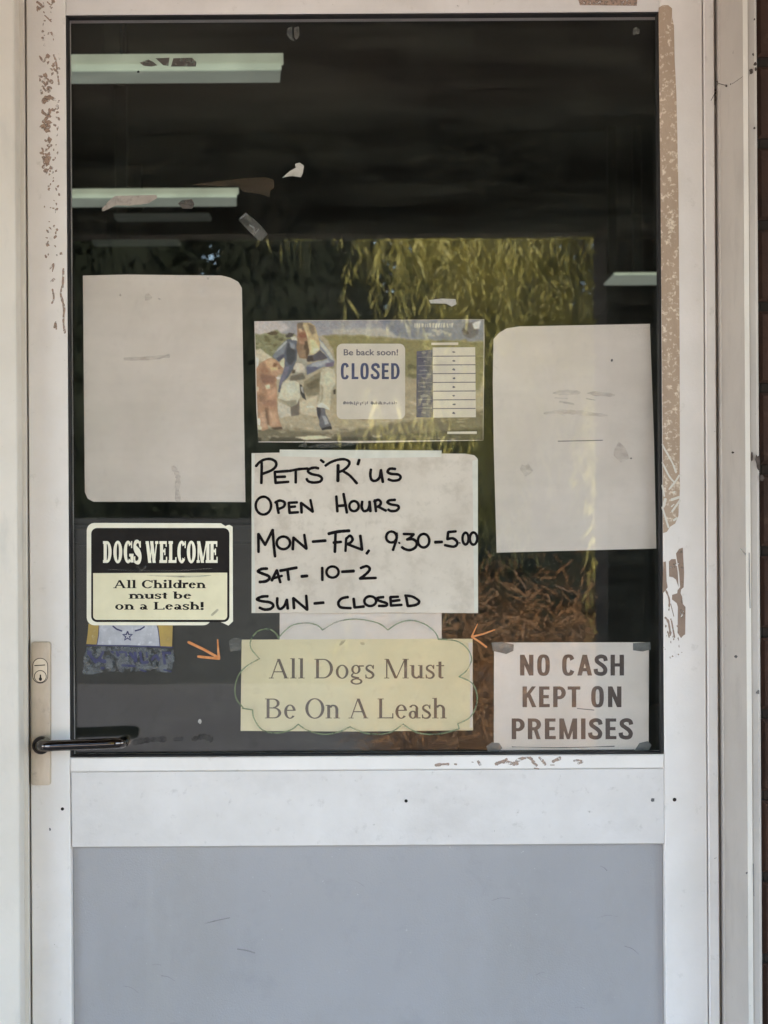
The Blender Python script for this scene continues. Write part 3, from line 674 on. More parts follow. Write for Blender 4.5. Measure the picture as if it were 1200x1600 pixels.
        if c == 'm': return 1.18, s.stem(.09, 0, xh, True, True, True) + s.stem(.51, 0, .46, True, False) + s.stem(.93, 0, .46, True, False) + s.arc(.40, .44, .26, .255, 0, 150, T, t * 1.5) + s.arc(.82, .44, .26, .255, 0, 150, T, t * 1.5)
        if c == 'u': return .77, s.stem(.09, .22, xh, False, True, True) + s.stem(.51, 0, xh, False, True, True) + s.arc(.35, .24, .26, .255, 180, 330, T, t * 1.6) + s.rect(.51, .76, 0, sh)
        if c == 'r': return .54, s.stem(.09, 0, xh, True, True, True) + s.arc(.40, .44, .24, .255, 60, 165, T, t * 2) + s.arc(.44, .60, T * .6, T * .6, 0, 360, T * .6, T * .6, 14)
        if c == 's':
            p = [(.45, .52), (.38, .645), (.26, .67), (.13, .59), (.13, .47), (.26, .37), (.40, .28), (.46, .16), (.38, .04), (.24, .012), (.12, .05), (.07, .18)]
            k = .82
            return .58, s.spine(p, [t, t, t * 1.2, T * k * .8, T * k, T * k, T * k, T * k, T * k * .8, t * 1.2, t, t]) + s.rect(.435, .435 + t, .48, .69) + s.rect(.055, .055 + t, 0, .2)
        if c == 't': return .45, s.rect(.13, .13 + T, .08, .86) + s.rect(.02, .42, xh - t, xh) + s.arc(.29, .12, .16, .13, 180, 320, T * .8, t * 1.4)
        if c == '!': return .45, s.diag(.2, .28, .2, 1, T * 1.1) + s.arc(.2, .08, T * .65, T * .65, 0, 360, T * .65, T * .65, 14)
        return .40, []

class Sans(Face):
    """condensed bold capitals"""
    def glyph(s, c):
        w_ = s.T; W_ = .56; q = []
        def oval(a0, a1, cx=W_ / 2 + .04, cy=.5, rx=W_ / 2, ry=.515):
            o = []; n = 40
            f = lambda a, q_, p_: (cx + q_ * math.copysign(abs(math.cos(R(a))) ** .72, math.cos(R(a))), cy + p_ * math.copysign(abs(math.sin(R(a))) ** .72, math.sin(R(a))))
            for i in range(n):
                a, b = a0 + (a1 - a0) * i / n, a0 + (a1 - a0) * (i + 1) / n
                o.append([f(a, rx, ry), f(b, rx, ry), f(b, rx - w_, ry - w_ * .8), f(a, rx - w_, ry - w_ * .8)])
            return o
        V = lambda x, y0=0, y1=1: s.rect(x, x + w_, y0, y1)
        H = lambda y, x0=.04, x1=.50: s.rect(x0, x1, y, y + w_ * .8)
        if c == 'N': return .70, V(.05) + V(.05 + .40) + [[(.05, 1), (.05 + w_, 1), (.45 + w_, 0), (.45, 0)]]
        if c == 'H': return .70, V(.05) + V(.45) + H(.43, .05, .5)
        if c == 'M': return .86, V(.05) + V(.62) + [[(.05, 1), (.05 + w_, 1), (.435 + w_ * .3, 0), (.435 - w_ * .3, 0)], [(.62 + w_, 1), (.62, 1), (.435 - w_ * .3, 0), (.435 + w_ * .3, 0)]]
        if c == 'O': return .66, oval(0, 360)
        if c == 'C': return .64, oval(28, 332)
        if c == 'S':
            p = [(.53, .70), (.48, .87), (.31, .92), (.15, .84), (.14, .69), (.27, .57), (.42, .45), (.51, .29), (.46, .12), (.30, .075), (.12, .14), (.08, .32)]
            return .62, s.spine(p, [w_ * .95] * 12)
        if c == 'A': return .66, s.diag(.10, 0, .33, 1, w_) + s.diag(.56, 0, .33, 1, w_) + H(.20, .14, .52)
        if c == 'E': return .55, V(.05) + H(0, .05, .52) + H(1 - w_ * .8, .05, .51) + H(.43, .05, .48)
        if c == 'L': return .52, V(.05) + H(0, .05, .50)
        if c == 'T': return .56, V(.28 - w_ / 2) + H(1 - w_ * .8, .0, .56)
        if c == 'I': return .29, V(.05)
        if c == 'K': return .66, V(.05) + [[(.20, .36), (.20, .62), (.46, 1), (.64, 1)], [(.27, .52), (.40, .64), (.66, 0), (.47, 0)]]
        if c == 'D': return .66, V(.05) + H(0, .05, .33) + H(1 - w_ * .8, .05, .33) + s.arc(.31, .5, .31, .5, -90, 90, w_, w_ * .8)
        if c == 'P': return .62, V(.05) + H(1 - w_ * .8, .05, .34) + H(.38, .05, .34) + s.arc(.32, .69, .29, .31, -90, 90, w_, w_ * .8)
        if c == 'R': return .66, V(.05) + H(1 - w_ * .8, .05, .34) + H(.42, .05, .34) + s.arc(.32, .71, .30, .29, -90, 90, w_, w_ * .8) + [[(.30, .46), (.46, .50), (.60, 0), (.43, 0)]]
        return .30, []

def lettering(mb, face, text, x0, x1, ytop, ybase, y, mi=0, slope=0.0, track=0.0):
    """fit a line of text into a pixel box: cap height ytop..ybase, ink width x0..x1"""
    polys = []; pen = 0.0
    for ch in text:
        adv, ps = face.glyph(ch)
        polys += [[(a + pen, b) for a, b in p] for p in ps]; pen += adv + track
    lo = min(a for p in polys for a, b in p); hi = max(a for p in polys for a, b in p)
    kx = (x1 - x0) / (hi - lo); ky = ybase - ytop; dy = 0
    for p in polys:
        q = [(x0 + (a - lo) * kx, ybase - b * ky + slope * (x0 + (a - lo) * kx - x0)) for a, b in p]
        dy = (dy + 1) % 9
        mb.poly(q, y - dy * 2e-6, 0, mi)

# ------------------------------------------------------------------ notices on the outside of the glass
YO = .0193       # sheets outside the glass (their faces)
YI = .0266       # sheets inside the glass
def sheet_on(name, pts, y, m, label, cat, t=.0003, group=None):
    mb = MB(); mb.poly(pts, y, t); return tag(mb.build(name, m), label, cat, group)

hours = sheet_on('opening_hours_sign', [(393, 708), (480, 706.5), (728, 709), (741, 711.5), (746.5, 717), (747, 958), (600, 957), (482, 958.5), (479, 957), (425, 957.5), (393, 958)], YO, M['paper2'],
                 'handwritten PETS R US open hours sheet in black marker on aged white paper', 'sign')
mb = MB(); mb.poly([(437, 702.5), (690, 704), (690, 714), (560, 716), (437, 713)], YO - .0003, .0002)
mb.poly([(393.4, 709), (398, 709), (397, 800), (398, 880), (399, 957), (393.4, 957)], YO - .0003, .0002); mb.poly([(738, 720), (746.6, 718), (746.8, 957), (741, 957)], YO - .0003, .0002)
mb.build('tape_edging', M['paper_edge'], hours)
ink = MB(); K = [0]
def pen(o, pts, smooth=True, wd=5.0):
    K[0] = (K[0] + 1) % 40
    q = [(o[0] + a / 6.316, o[1] + b / 6.316) for a, b in pts]
    if smooth: q = smooth_pts(q)
    ribbon(ink, q, wd * .88, YO - .0006 - K[0] * 1.5e-6, jit=.07)
def ell(o, cx, cy, rx, ry, st=-100, sweep=372, wd=4.8): pen(o, ellipse(cx, cy, rx, ry, st, st + sweep), False, wd)
a = (385, 690)
pen(a, [(147, 190), (151, 240), (148, 410)]); pen(a, [(95, 242), (130, 203), (180, 177), (240, 173), (287, 198), (292, 240), (250, 282), (160, 318)])
pen(a, [(280, 300), (288, 404)], False); pen(a, [(278, 300), (415, 290)], False); pen(a, [(288, 350), (382, 346)], False); pen(a, [(286, 407), (415, 397)], False)
pen(a, [(425, 290), (520, 272), (605, 266)]); pen(a, [(487, 285), (487, 405)], False)
pen(a, [(710, 264), (670, 257), (620, 272), (610, 298), (650, 322), (718, 337), (745, 365), (725, 395), (660, 404), (612, 392), (595, 368)])
pen(a, [(735, 183), (762, 203)], False); pen(a, [(780, 238), (830, 205), (900, 180), (970, 175), (1015, 200), (1005, 240), (960, 280), (912, 302)])
pen(a, [(905, 232), (903, 390)], False, 5.6); pen(a, [(950, 290), (1020, 335), (1090, 412)]); pen(a, [(1114, 180), (1100, 225)], False, 5.4)
ell(a, 168, 632, 76, 88)
pen(a, [(298, 590), (305, 640), (318, 705)]); pen(a, [(285, 602), (330, 582), (376, 600), (370, 640), (320, 664)])
pen(a, [(418, 605), (426, 700)], False); pen(a, [(418, 604), (500, 600)], False); pen(a, [(424, 646), (482, 641)], False); pen(a, [(424, 703), (510, 697)], False)
pen(a, [(545, 702), (540, 605)], False); pen(a, [(540, 605), (656, 692)], False); pen(a, [(656, 692), (632, 575)], False, 4.4)
pen(a, [(887, 540), (898, 690)], False); pen(a, [(958, 515), (992, 702)], False); pen(a, [(898, 636), (985, 628)], False)
ell(a, 1062, 637, 46, 50)
pen(a, [(1143, 592), (1138, 645), (1158, 684), (1195, 676), (1213, 635), (1215, 592)]); pen(a, [(1215, 592), (1224, 688)], False)
a = (565, 690)
pen(a, [(92, 275), (86, 330), (100, 378), (140, 386), (178, 352), (190, 282)]); pen(a, [(190, 280), (210, 400)], False)
pen(a, [(332, 270), (280, 268), (257, 298), (290, 318), (360, 325), (385, 350), (365, 378), (310, 386), (265, 372)])
pen(a, [(130, 578), (142, 688)], False); pen(a, [(124, 592), (165, 575), (190, 600), (175, 634), (142, 646)]); pen(a, [(160, 640), (240, 682)], False)
pen(a, [(330, 575), (275, 580), (256, 600), (290, 620), (355, 632), (366, 656), (340, 682), (290, 685), (263, 670)])
ell(a, 294, 942, 52, 54, -60); pen(a, [(345, 905), (343, 965), (310, 1070)])
pen(a, [(368, 997), (376, 1003)], False, 3.5)
pen(a, [(415, 912), (465, 913), (515, 916)], False); pen(a, [(515, 916), (485, 945), (447, 966)], False, 4.4); pen(a, [(447, 966), (510, 965), (545, 1000), (530, 1045), (480, 1070), (430, 1062), (398, 1042)])
ell(a, 612, 978, 56, 67); pen(a, [(725, 993), (793, 990)], False, 5.6)
pen(a, [(930, 886), (855, 893)], False); pen(a, [(855, 893), (846, 962)], False); pen(a, [(846, 962), (900, 955), (940, 985), (940, 1017), (905, 1037), (822, 1022)])
pen(a, [(966, 998), (971, 1002)], False, 2.6); ell(a, 1026, 957, 30, 58); ell(a, 1104, 957, 36, 60)
pen(a, [(72, 1075), (50, 1105)], False, 5)
a = (385, 815)
pen(a, [(120, 300), (118, 122)], False); pen(a, [(118, 122), (185, 230)], False); pen(a, [(185, 230), (260, 82)], False); pen(a, [(260, 82), (270, 230), (283, 345)])
ell(a, 365, 210, 66, 62)
pen(a, [(458, 275), (464, 158)], False); pen(a, [(464, 158), (592, 268)], False); pen(a, [(592, 268), (571, 130)], False)
pen(a, [(655, 198), (780, 188)], False, 5.4); pen(a, [(812, 120), (900, 100), (1015, 90)], True, 5.8); pen(a, [(880, 112), (873, 300)], False); pen(a, [(860, 208), (935, 200)], False)
pen(a, [(985, 165), (978, 290)], False); pen(a, [(985, 170), (1022, 140), (1048, 172), (1030, 205), (985, 226)]); pen(a, [(1000, 224), (1142, 278)], False); pen(a, [(1142, 278), (1124, 138)], False)
pen(a, [(205, 464), (150, 468), (115, 490), (150, 510), (215, 535), (226, 560), (195, 588), (130, 596)], True, 5.4)
pen(a, [(250, 582), (300, 480)], False); pen(a, [(300, 480), (335, 600)], False); pen(a, [(258, 562), (350, 535)], False); pen(a, [(335, 485), (495, 455)], False, 5.6); pen(a, [(405, 470), (418, 575)], False)
pen(a, [(545, 541), (600, 536)], False, 5.8); pen(a, [(748, 455), (750, 578)], False); ell(a, 850, 498, 60, 55); pen(a, [(945, 495), (1060, 488)], False, 5.6)
pen(a, [(1128, 458), (1187, 440), (1217, 468), (1187, 512), (1120, 562)]); pen(a, [(1120, 562), (1277, 556)], False)
pen(a, [(210, 737), (150, 742), (105, 766), (150, 785), (230, 797), (265, 825), (240, 860), (180, 868), (130, 850)], True, 5.2)
pen(a, [(305, 755), (305, 820), (328, 862), (370, 838), (400, 770)]); pen(a, [(400, 770), (408, 860)], False)
pen(a, [(470, 857), (463, 755)], False); pen(a, [(463, 755), (600, 870)], False); pen(a, [(600, 870), (590, 730)], False)
pen(a, [(672, 808), (760, 800)], False, 5.6); pen(a, [(1002, 745), (940, 760), (907, 802), (932, 846), (1030, 854)])
pen(a, [(1058, 760), (1068, 848)], False); pen(a, [(1068, 848), (1160, 838)], False)
a = (565, 815)
ell(a, 85, 785, 58, 48); pen(a, [(215, 745), (165, 752), (150, 770), (200, 790), (247, 806), (240, 830), (170, 832)])
pen(a, [(284, 745), (290, 828)], False); pen(a, [(284, 745), (360, 742)], False); pen(a, [(290, 786), (375, 775)], False); pen(a, [(288, 829), (395, 822)], False)
pen(a, [(438, 735), (455, 832)], False); pen(a, [(430, 730), (500, 740), (558, 775), (566, 800), (530, 824), (455, 834)])
ink.build('handwriting', M['ink'], hours)

dogs = sheet_on('dogs_welcome_sign', rrect(135.5, 817, 330, 977, 12)[6:] + [(345, 817.5), (352, 822), (358, 820), (363.5, 823), (364, 971), (357, 977.5)], YO - .0009, M['creamedge'],
                'black and cream DOGS WELCOME card with rounded corners above a torn sticker', 'sign', .0012)
mb = MB(); mb.poly(rrect(142.5, 825, 358.5, 972, 9), YO - .00096, 0); mb.build('black_border', M['cardblack'], dogs)
mb = MB(); mb.poly([(145.5, 895.5), (355, 894.8)] + rrect(145.5, 890, 355, 968.5, 6)[6:18], YO - .00102, 0); mb.build('cream_panel', M['cream'], dogs)
mb = MB(); lettering(mb, Face(.34, .13, .13, .07), 'DOGS WELCOME', 161, 340, 845.5, 879.5, YO - .00110, track=.05); mb.build('headline', M['creamedge'], dogs)
mb = MB(); f = Face(.21, .10, .08, .09)
lettering(mb, f, 'All Children', 177, 322, 906.5, 919, YO - .00110); lettering(mb, f, 'must be', 201, 299, 924.5, 935.5, YO - .00110); lettering(mb, f, 'on a Leash!', 180, 318.5, 940.5, 952.5, YO - .00110)
mb.build('small_text', M['cardblack'], dogs)
mb = MB(); ribbon(mb, smooth_pts([(230, 899), (290, 901), (330, 899)]), 2.2, YO - .00112, wf=lambda u: .3 + math.sin(u * 3.14)); ribbon(mb, smooth_pts([(214, 885), (222, 891), (228, 884)]), 2.6, YO - .00112)
ribbon(mb, smooth_pts([(170, 890), (260, 892), (330, 888)]), 1.2, YO - .00112); ribbon(mb, smooth_pts([(331, 961), (340, 953)]), 3.6, YO - .00112)
mb.build('scuff_marks', M['cleartape'], dogs)

# torn sticker below it
st6 = lambda l: [(120 + a / 7.06, 970 + b / 7.06) for a, b in l]
stk = tag(empty('torn_sticker', P(200, 1010, YO)), 'half torn yellow and grey sticker with a blue star under the welcome card', 'sticker')
M['stkyellow'] = mat('sticker_yellow', (0.44, 0.30, 0.07), (0.35, 0.24, 0.07), 60, 0.5, layers=((120, (0.55, 0.45, 0.22), 0.58, 0.8, ONE),))
M['stkgrey'] = mat('sticker_grey', (0.50, 0.50, 0.54), (0.38, 0.38, 0.42), 70, 0.5, layers=((110, (0.62, 0.63, 0.66), 0.55, 0.7, ONE),))
M['stkblue'] = mat('sticker_navy', (0.035, 0.035, 0.10), (0.06, 0.06, 0.14), 90, 0.6)
M['stktorn'] = mat('torn_sticker_backing', (0.20, 0.21, 0.22), (0.11, 0.115, 0.125), 90, 0.7, alpha=(75, 0.42, 0.56, (1, 1, 1), 0.8))
for pts in ([(130, 30), (240, 40), (245, 90), (220, 262), (105, 256), (120, 150)], [(880, 40), (1058, 50), (1050, 288), (920, 280), (905, 150)]):
    mb = MB(); mb.poly(st6(pts), YO, .0003); mb.build('yellow_side', M['stkyellow'], stk)
mb = MB(); mb.poly(st6([(250, 40), (878, 40), (903, 150), (915, 278), (570, 270), (226, 264)]), YO, .0003); mb.build('grey_front', M['stkgrey'], stk)
mb = MB(); s5 = [(560 + r * math.sin(R(36 * k)), 168 - r * math.cos(R(36 * k))) for k, r in enumerate([54, 22] * 5)]
ribbon(mb, st6(s5 + [s5[0]]), 2.0, YO - .00012, cap=False); ribbon(mb, st6([(400, 60), (440, 92), (495, 112)]), 2.4, YO - .0001); ribbon(mb, st6([(645, 110), (700, 96), (745, 66)]), 2.4, YO - .0001)
ribbon(mb, st6([(245, 60), (240, 160), (222, 262)]), 1.2, YO - .0001); ribbon(mb, st6([(893, 60), (906, 160), (918, 280)]), 1.4, YO - .0001); ribbon(mb, st6([(110, 270), (560, 276), (1060, 292)]), 2.2, YO - .0001, jit=.3)
mb.build('star', M['stkblue'], stk)
mb = MB(); mb.poly(st6([(110, 285), (560, 285), (1065, 310), (1080, 430), (1040, 575), (760, 545), (560, 570), (330, 555), (180, 590), (60, 588), (75, 440)]), YO, .0002)
mb.build('torn_backing', M['stktorn'], stk)
M['solidtorn'] = mat('torn_sticker_fleck', (0.25, 0.26, 0.265), (0.15, 0.155, 0.165), 120, 0.7, alpha=(120, .3, .55, (1, 1, 1), .8))
mb = MB()
for pts, wd in (([(85, 400), (95, 480), (80, 560)], 5), ([(120, 420), (140, 520), (260, 545)], 4), ([(360, 310), (420, 380), (500, 430)], 4), ([(500, 470), (560, 410)], 5), ([(600, 420), (640, 500), (720, 520)], 3), ([(740, 500), (860, 520), (1000, 500)], 3),
                ([(1020, 400), (1060, 440)], 5), ([(230, 320), (250, 370)], 5), ([(330, 520), (420, 540)], 4), ([(480, 370), (520, 360)], 3), ([(680, 310), (780, 330)], 3)):
    ribbon(mb, smooth_pts(st6(pts)), wd, YO - .0001, jit=.4)
mb.build('torn_flecks', M['solidtorn'], stk)
mb = MB()
for pts, wd in (([(130, 340), (170, 410), (215, 450)], 6), ([(215, 450), (260, 400), (290, 345)], 4), ([(240, 430), (310, 450)], 6), ([(440, 345), (460, 385)], 4), ([(470, 345), (540, 350), (545, 390)], 3), ([(590, 360), (620, 400), (650, 445)], 5),
                ([(640, 350), (655, 420)], 4), ([(700, 350), (720, 455), (780, 455)], 4.5), ([(770, 350), (775, 400)], 3), ([(830, 430), (870, 380), (905, 430)], 3.6), ([(955, 350), (970, 470)], 4.6), ([(960, 352), (1030, 356)], 3.6), ([(500, 490), (640, 500)], 3), ([(270, 520), (300, 525)], 3), ([(700, 540), (760, 560)], 3), ([(960, 540), (1040, 560)], 2.4), ([(380, 340), (400, 350)], 3)):
    ribbon(mb, smooth_pts(st6(pts)), wd, YO - .0002, jit=.35)
mb.build('torn_lettering', M['stkblue'], stk)

# ------------------------------------------------------------------ notices inside the glass
lp = sheet_on('blank_paper', [(129.5, 430.5), (200, 429), (346, 430.5), (360, 434), (372, 440), (378, 450), (383.5, 784.5), (250, 784), (146, 784), (137, 779), (132.5, 769)], YI, M['paper'],
              'blank white sheet with a clipped corner, above the DOGS WELCOME card', 'paper')
mb = MB(); ribbon(mb, smooth_pts([(271, 730), (278, 745), (277, 762), (278, 783)]), 7, YI - .0001, jit=.3); ribbon(mb, smooth_pts([(195, 561), (230, 560), (264, 556)]), 5, YI - .0001, jit=.4)
mb.poly(blob(231, 464, 6, 5), YI - .0001); mb.poly(blob(188, 461, 2, 2), YI - .0001); mb.poly(blob(249, 467, 2.4, 1.4), YI - .0001); mb.poly(blob(325, 435, 2.6, 2), YI - .0001)
mb.build('stain', M['smearfaint'], lp)
rp = sheet_on('blank_paper', [(771, 530), (780, 520), (792, 513), (812, 510), (1015.5, 506), (1022, 690), (1025.5, 857), (776, 863.5), (771.5, 700), (770, 600)], YI, M['paper'],
              'blank white sheet with faint reddish print, above the cash notice', 'paper')
r5 = lambda l: [(760 + a / 4.104, 490 + b / 4.104) for a, b in l]
mb = MB()
for pts, wd in (([(430, 510), (520, 505), (600, 508)], 6), ([(650, 510), (740, 516), (820, 522)], 5), ([(470, 565), (560, 580)], 5), ([(640, 545), (700, 555)], 3.4), ([(370, 640), (480, 630), (600, 636), (780, 655)], 5), ([(440, 540), (520, 545)], 3)):
    ribbon(mb, smooth_pts(r5(pts)), wd, YI - .0001, wf=lambda u: .5 + math.sin(3.14 * u), jit=.35)
mb.poly(r5([(225, 970), (250, 975), (270, 962), (300, 1005), (285, 1025), (250, 1045), (215, 1000)]), YI - .0001); mb.poly(r5([(820, 870), (850, 820), (890, 860), (920, 930), (860, 955), (815, 910)]), YI - .0001)
mb.build('faint_print', M['smearfaint'], rp)
mb = MB(); ribbon(mb, r5([(460, 818), (600, 816), (745, 812)]), 1.4, YI - .0002); mb.poly(blob(956, 563, 2, 2), YI - .0002); mb.poly(blob(986, 716, 1.4, 1.4), YI - .0002); mb.build('thin_line', M['scuff'], rp)

bk = sheet_on('backing_paper', [(437, 955), (690, 955), (690, 1001), (437, 1001)], YI + .0006, M['paper'], 'strip of white paper between the open hours sheet and the leash notice', 'paper')
leash = sheet_on('leash_notice', [(377.5, 999.5), (738.5, 998), (739, 1141), (560, 1143), (376, 1142)], YI, M['yellowpaper'], 'pale yellow notice reading All Dogs Must Be On A Leash', 'sign')
mb = MB(); f = Face(.15, .055, .038, .085)
lettering(mb, f, 'All Dogs Must', 420, 694, 1029.5, 1060, YI - .0002); lettering(mb, f, 'Be On A Leash', 414, 698, 1091.5, 1122.5, YI - .0002)
mb.build('printed_text', M['brownink'], leash)
mb = MB(); mb.poly(blob(535, 1004, 6, 2.6, rot=-.8), YI - .0002); mb.poly(blob(566, 1005, 4, 2, rot=.3), YI - .0002); mb.build('stain', M['browntape'], leash)
mb = MB(); mb.poly([(732, 1004), (738, 1004), (738.4, 1137), (734, 1137), (735, 1070)], YI - .00015); mb.build('folded_edge', M['paper'], leash)

cl = lambda l: [(360 + a / 3, 950 + b / 3) for a, b in l]
cloud = MB()
for i, pts in enumerate(([(225, 140), (212, 118), (180, 99), (130, 108), (97, 148), (97, 190), (137, 238)], [(137, 238), (80, 270), (40, 312), (22, 370), (28, 425), (60, 468)], [(57, 470), (104, 478)], [(104, 478), (110, 515), (145, 568), (210, 586), (280, 573), (318, 545)],
           [(318, 545), (365, 575), (440, 592), (510, 580), (560, 557)], [(560, 557), (640, 588), (740, 586), (810, 545)], [(810, 545), (880, 585), (980, 590), (1072, 566)], [(1072, 566), (1066, 542)], [(1066, 542), (1120, 515), (1152, 460), (1155, 400), (1130, 350), (1072, 322)],
           [(1072, 322), (1110, 290), (1130, 238), (1110, 190), (1060, 155), (978, 146)], [(976, 148), (960, 115), (915, 78), (850, 58), (790, 70), (738, 103)], [(738, 103), (690, 70), (590, 52), (500, 65), (432, 103)], [(432, 103), (405, 80), (350, 70), (285, 84), (235, 128), (225, 142)])):
    ribbon(cloud, smooth_pts(cl(pts)), 2.1, .0198 - i * 4e-6, jit=.15)
tag(cloud.build('cloud_outline', M['green']), 'green marker cloud outline drawn on the glass around the leash notice', 'drawing')
def arrow(lines, label):
    mb = MB()
    for i, (pts, wd, fn) in enumerate(lines): ribbon(mb, pts, wd, .0198 - i * 6e-6, wf=fn, jit=.05)
    return tag(mb.build('marker_arrow', M['orange']), label, 'drawing', 'orange arrows pointing at the leash notice')
ar = lambda l: [(280 + a / 8.571, 960 + b / 8.571) for a, b in l]
arrow([(ar([(125, 372), (330, 470), (530, 582)]), 4.2, None), (ar([(255, 565), (400, 580), (535, 592)]), 4.0, None), (ar([(515, 340), (522, 470), (532, 585)]), 3.4, lambda u: .6 + .6 * u)], 'orange arrow pointing down right between the torn sticker and the leash notice')
ar2 = lambda l: [(600 + a / 2, 800 + b / 2) for a, b in l]
arrow([(ar2([(274, 390), (310, 381), (346, 368)]), 3.0, lambda u: 1.1 - .5 * u), (ar2([(274, 390), (298, 405), (320, 422)]), 3.0, None), (ar2([(274, 390), (283, 370), (292, 350)]), 2.6, lambda u: 1 - .5 * u)], 'orange arrow pointing left at the upper right corner of the leash notice')

cash = sheet_on('cash_notice', [(772, 1004), (1014, 1003.5), (1013.5, 1171), (771.5, 1172.5)], YI, M['paper'], 'white NO CASH KEPT ON PREMISES notice with taped corners', 'sign')
mb = MB(); f = Sans(.195, .1)
lettering(mb, f, 'NO CASH', 812.5, 975, 1023, 1055.5, YI - .0002, track=.07); lettering(mb, f, 'KEPT ON', 816.5, 971, 1072.5, 1105, YI - .0002, track=.07); lettering(mb, f, 'PREMISES', 799.5, 989.5, 1122.5, 1155, YI - .0002, track=.07)
mb.build('printed_text', M['darkbrownink'], cash)
mb = MB(); ribbon(mb, [(902, 1107), (928, 1109.5)], 1.4, YI - .0002); ribbon(mb, smooth_pts([(800, 1167), (880, 1168), (960, 1166)]), 1.2, YI - .0002, jit=.5); mb.build('crease', M['scuff'], cash)
for pts, lab in (([(768, 1004), (784, 1003), (803, 1007), (802, 1017), (791, 1022), (770, 1017)], 'grey tape on the top left corner of the cash notice'), ([(989, 1005), (1016, 1003), (1017, 1015), (1004, 1018), (989, 1016)], 'grey tape on the top right corner of the cash notice'),
                 ([(760, 1166), (768, 1160), (780, 1161), (785, 1169), (778, 1176), (762, 1175)], 'grey tape on the bottom left corner of the cash notice'), ([(991, 1173), (999, 1161), (1012, 1158), (1018, 1164), (1013, 1174), (1000, 1176)], 'grey tape on the bottom right corner of the cash notice')):
    sheet_on('tape_piece', pts, YI - .0005, M['tape'], lab, 'tape', .0001, 'tape on the corners of the cash notice')

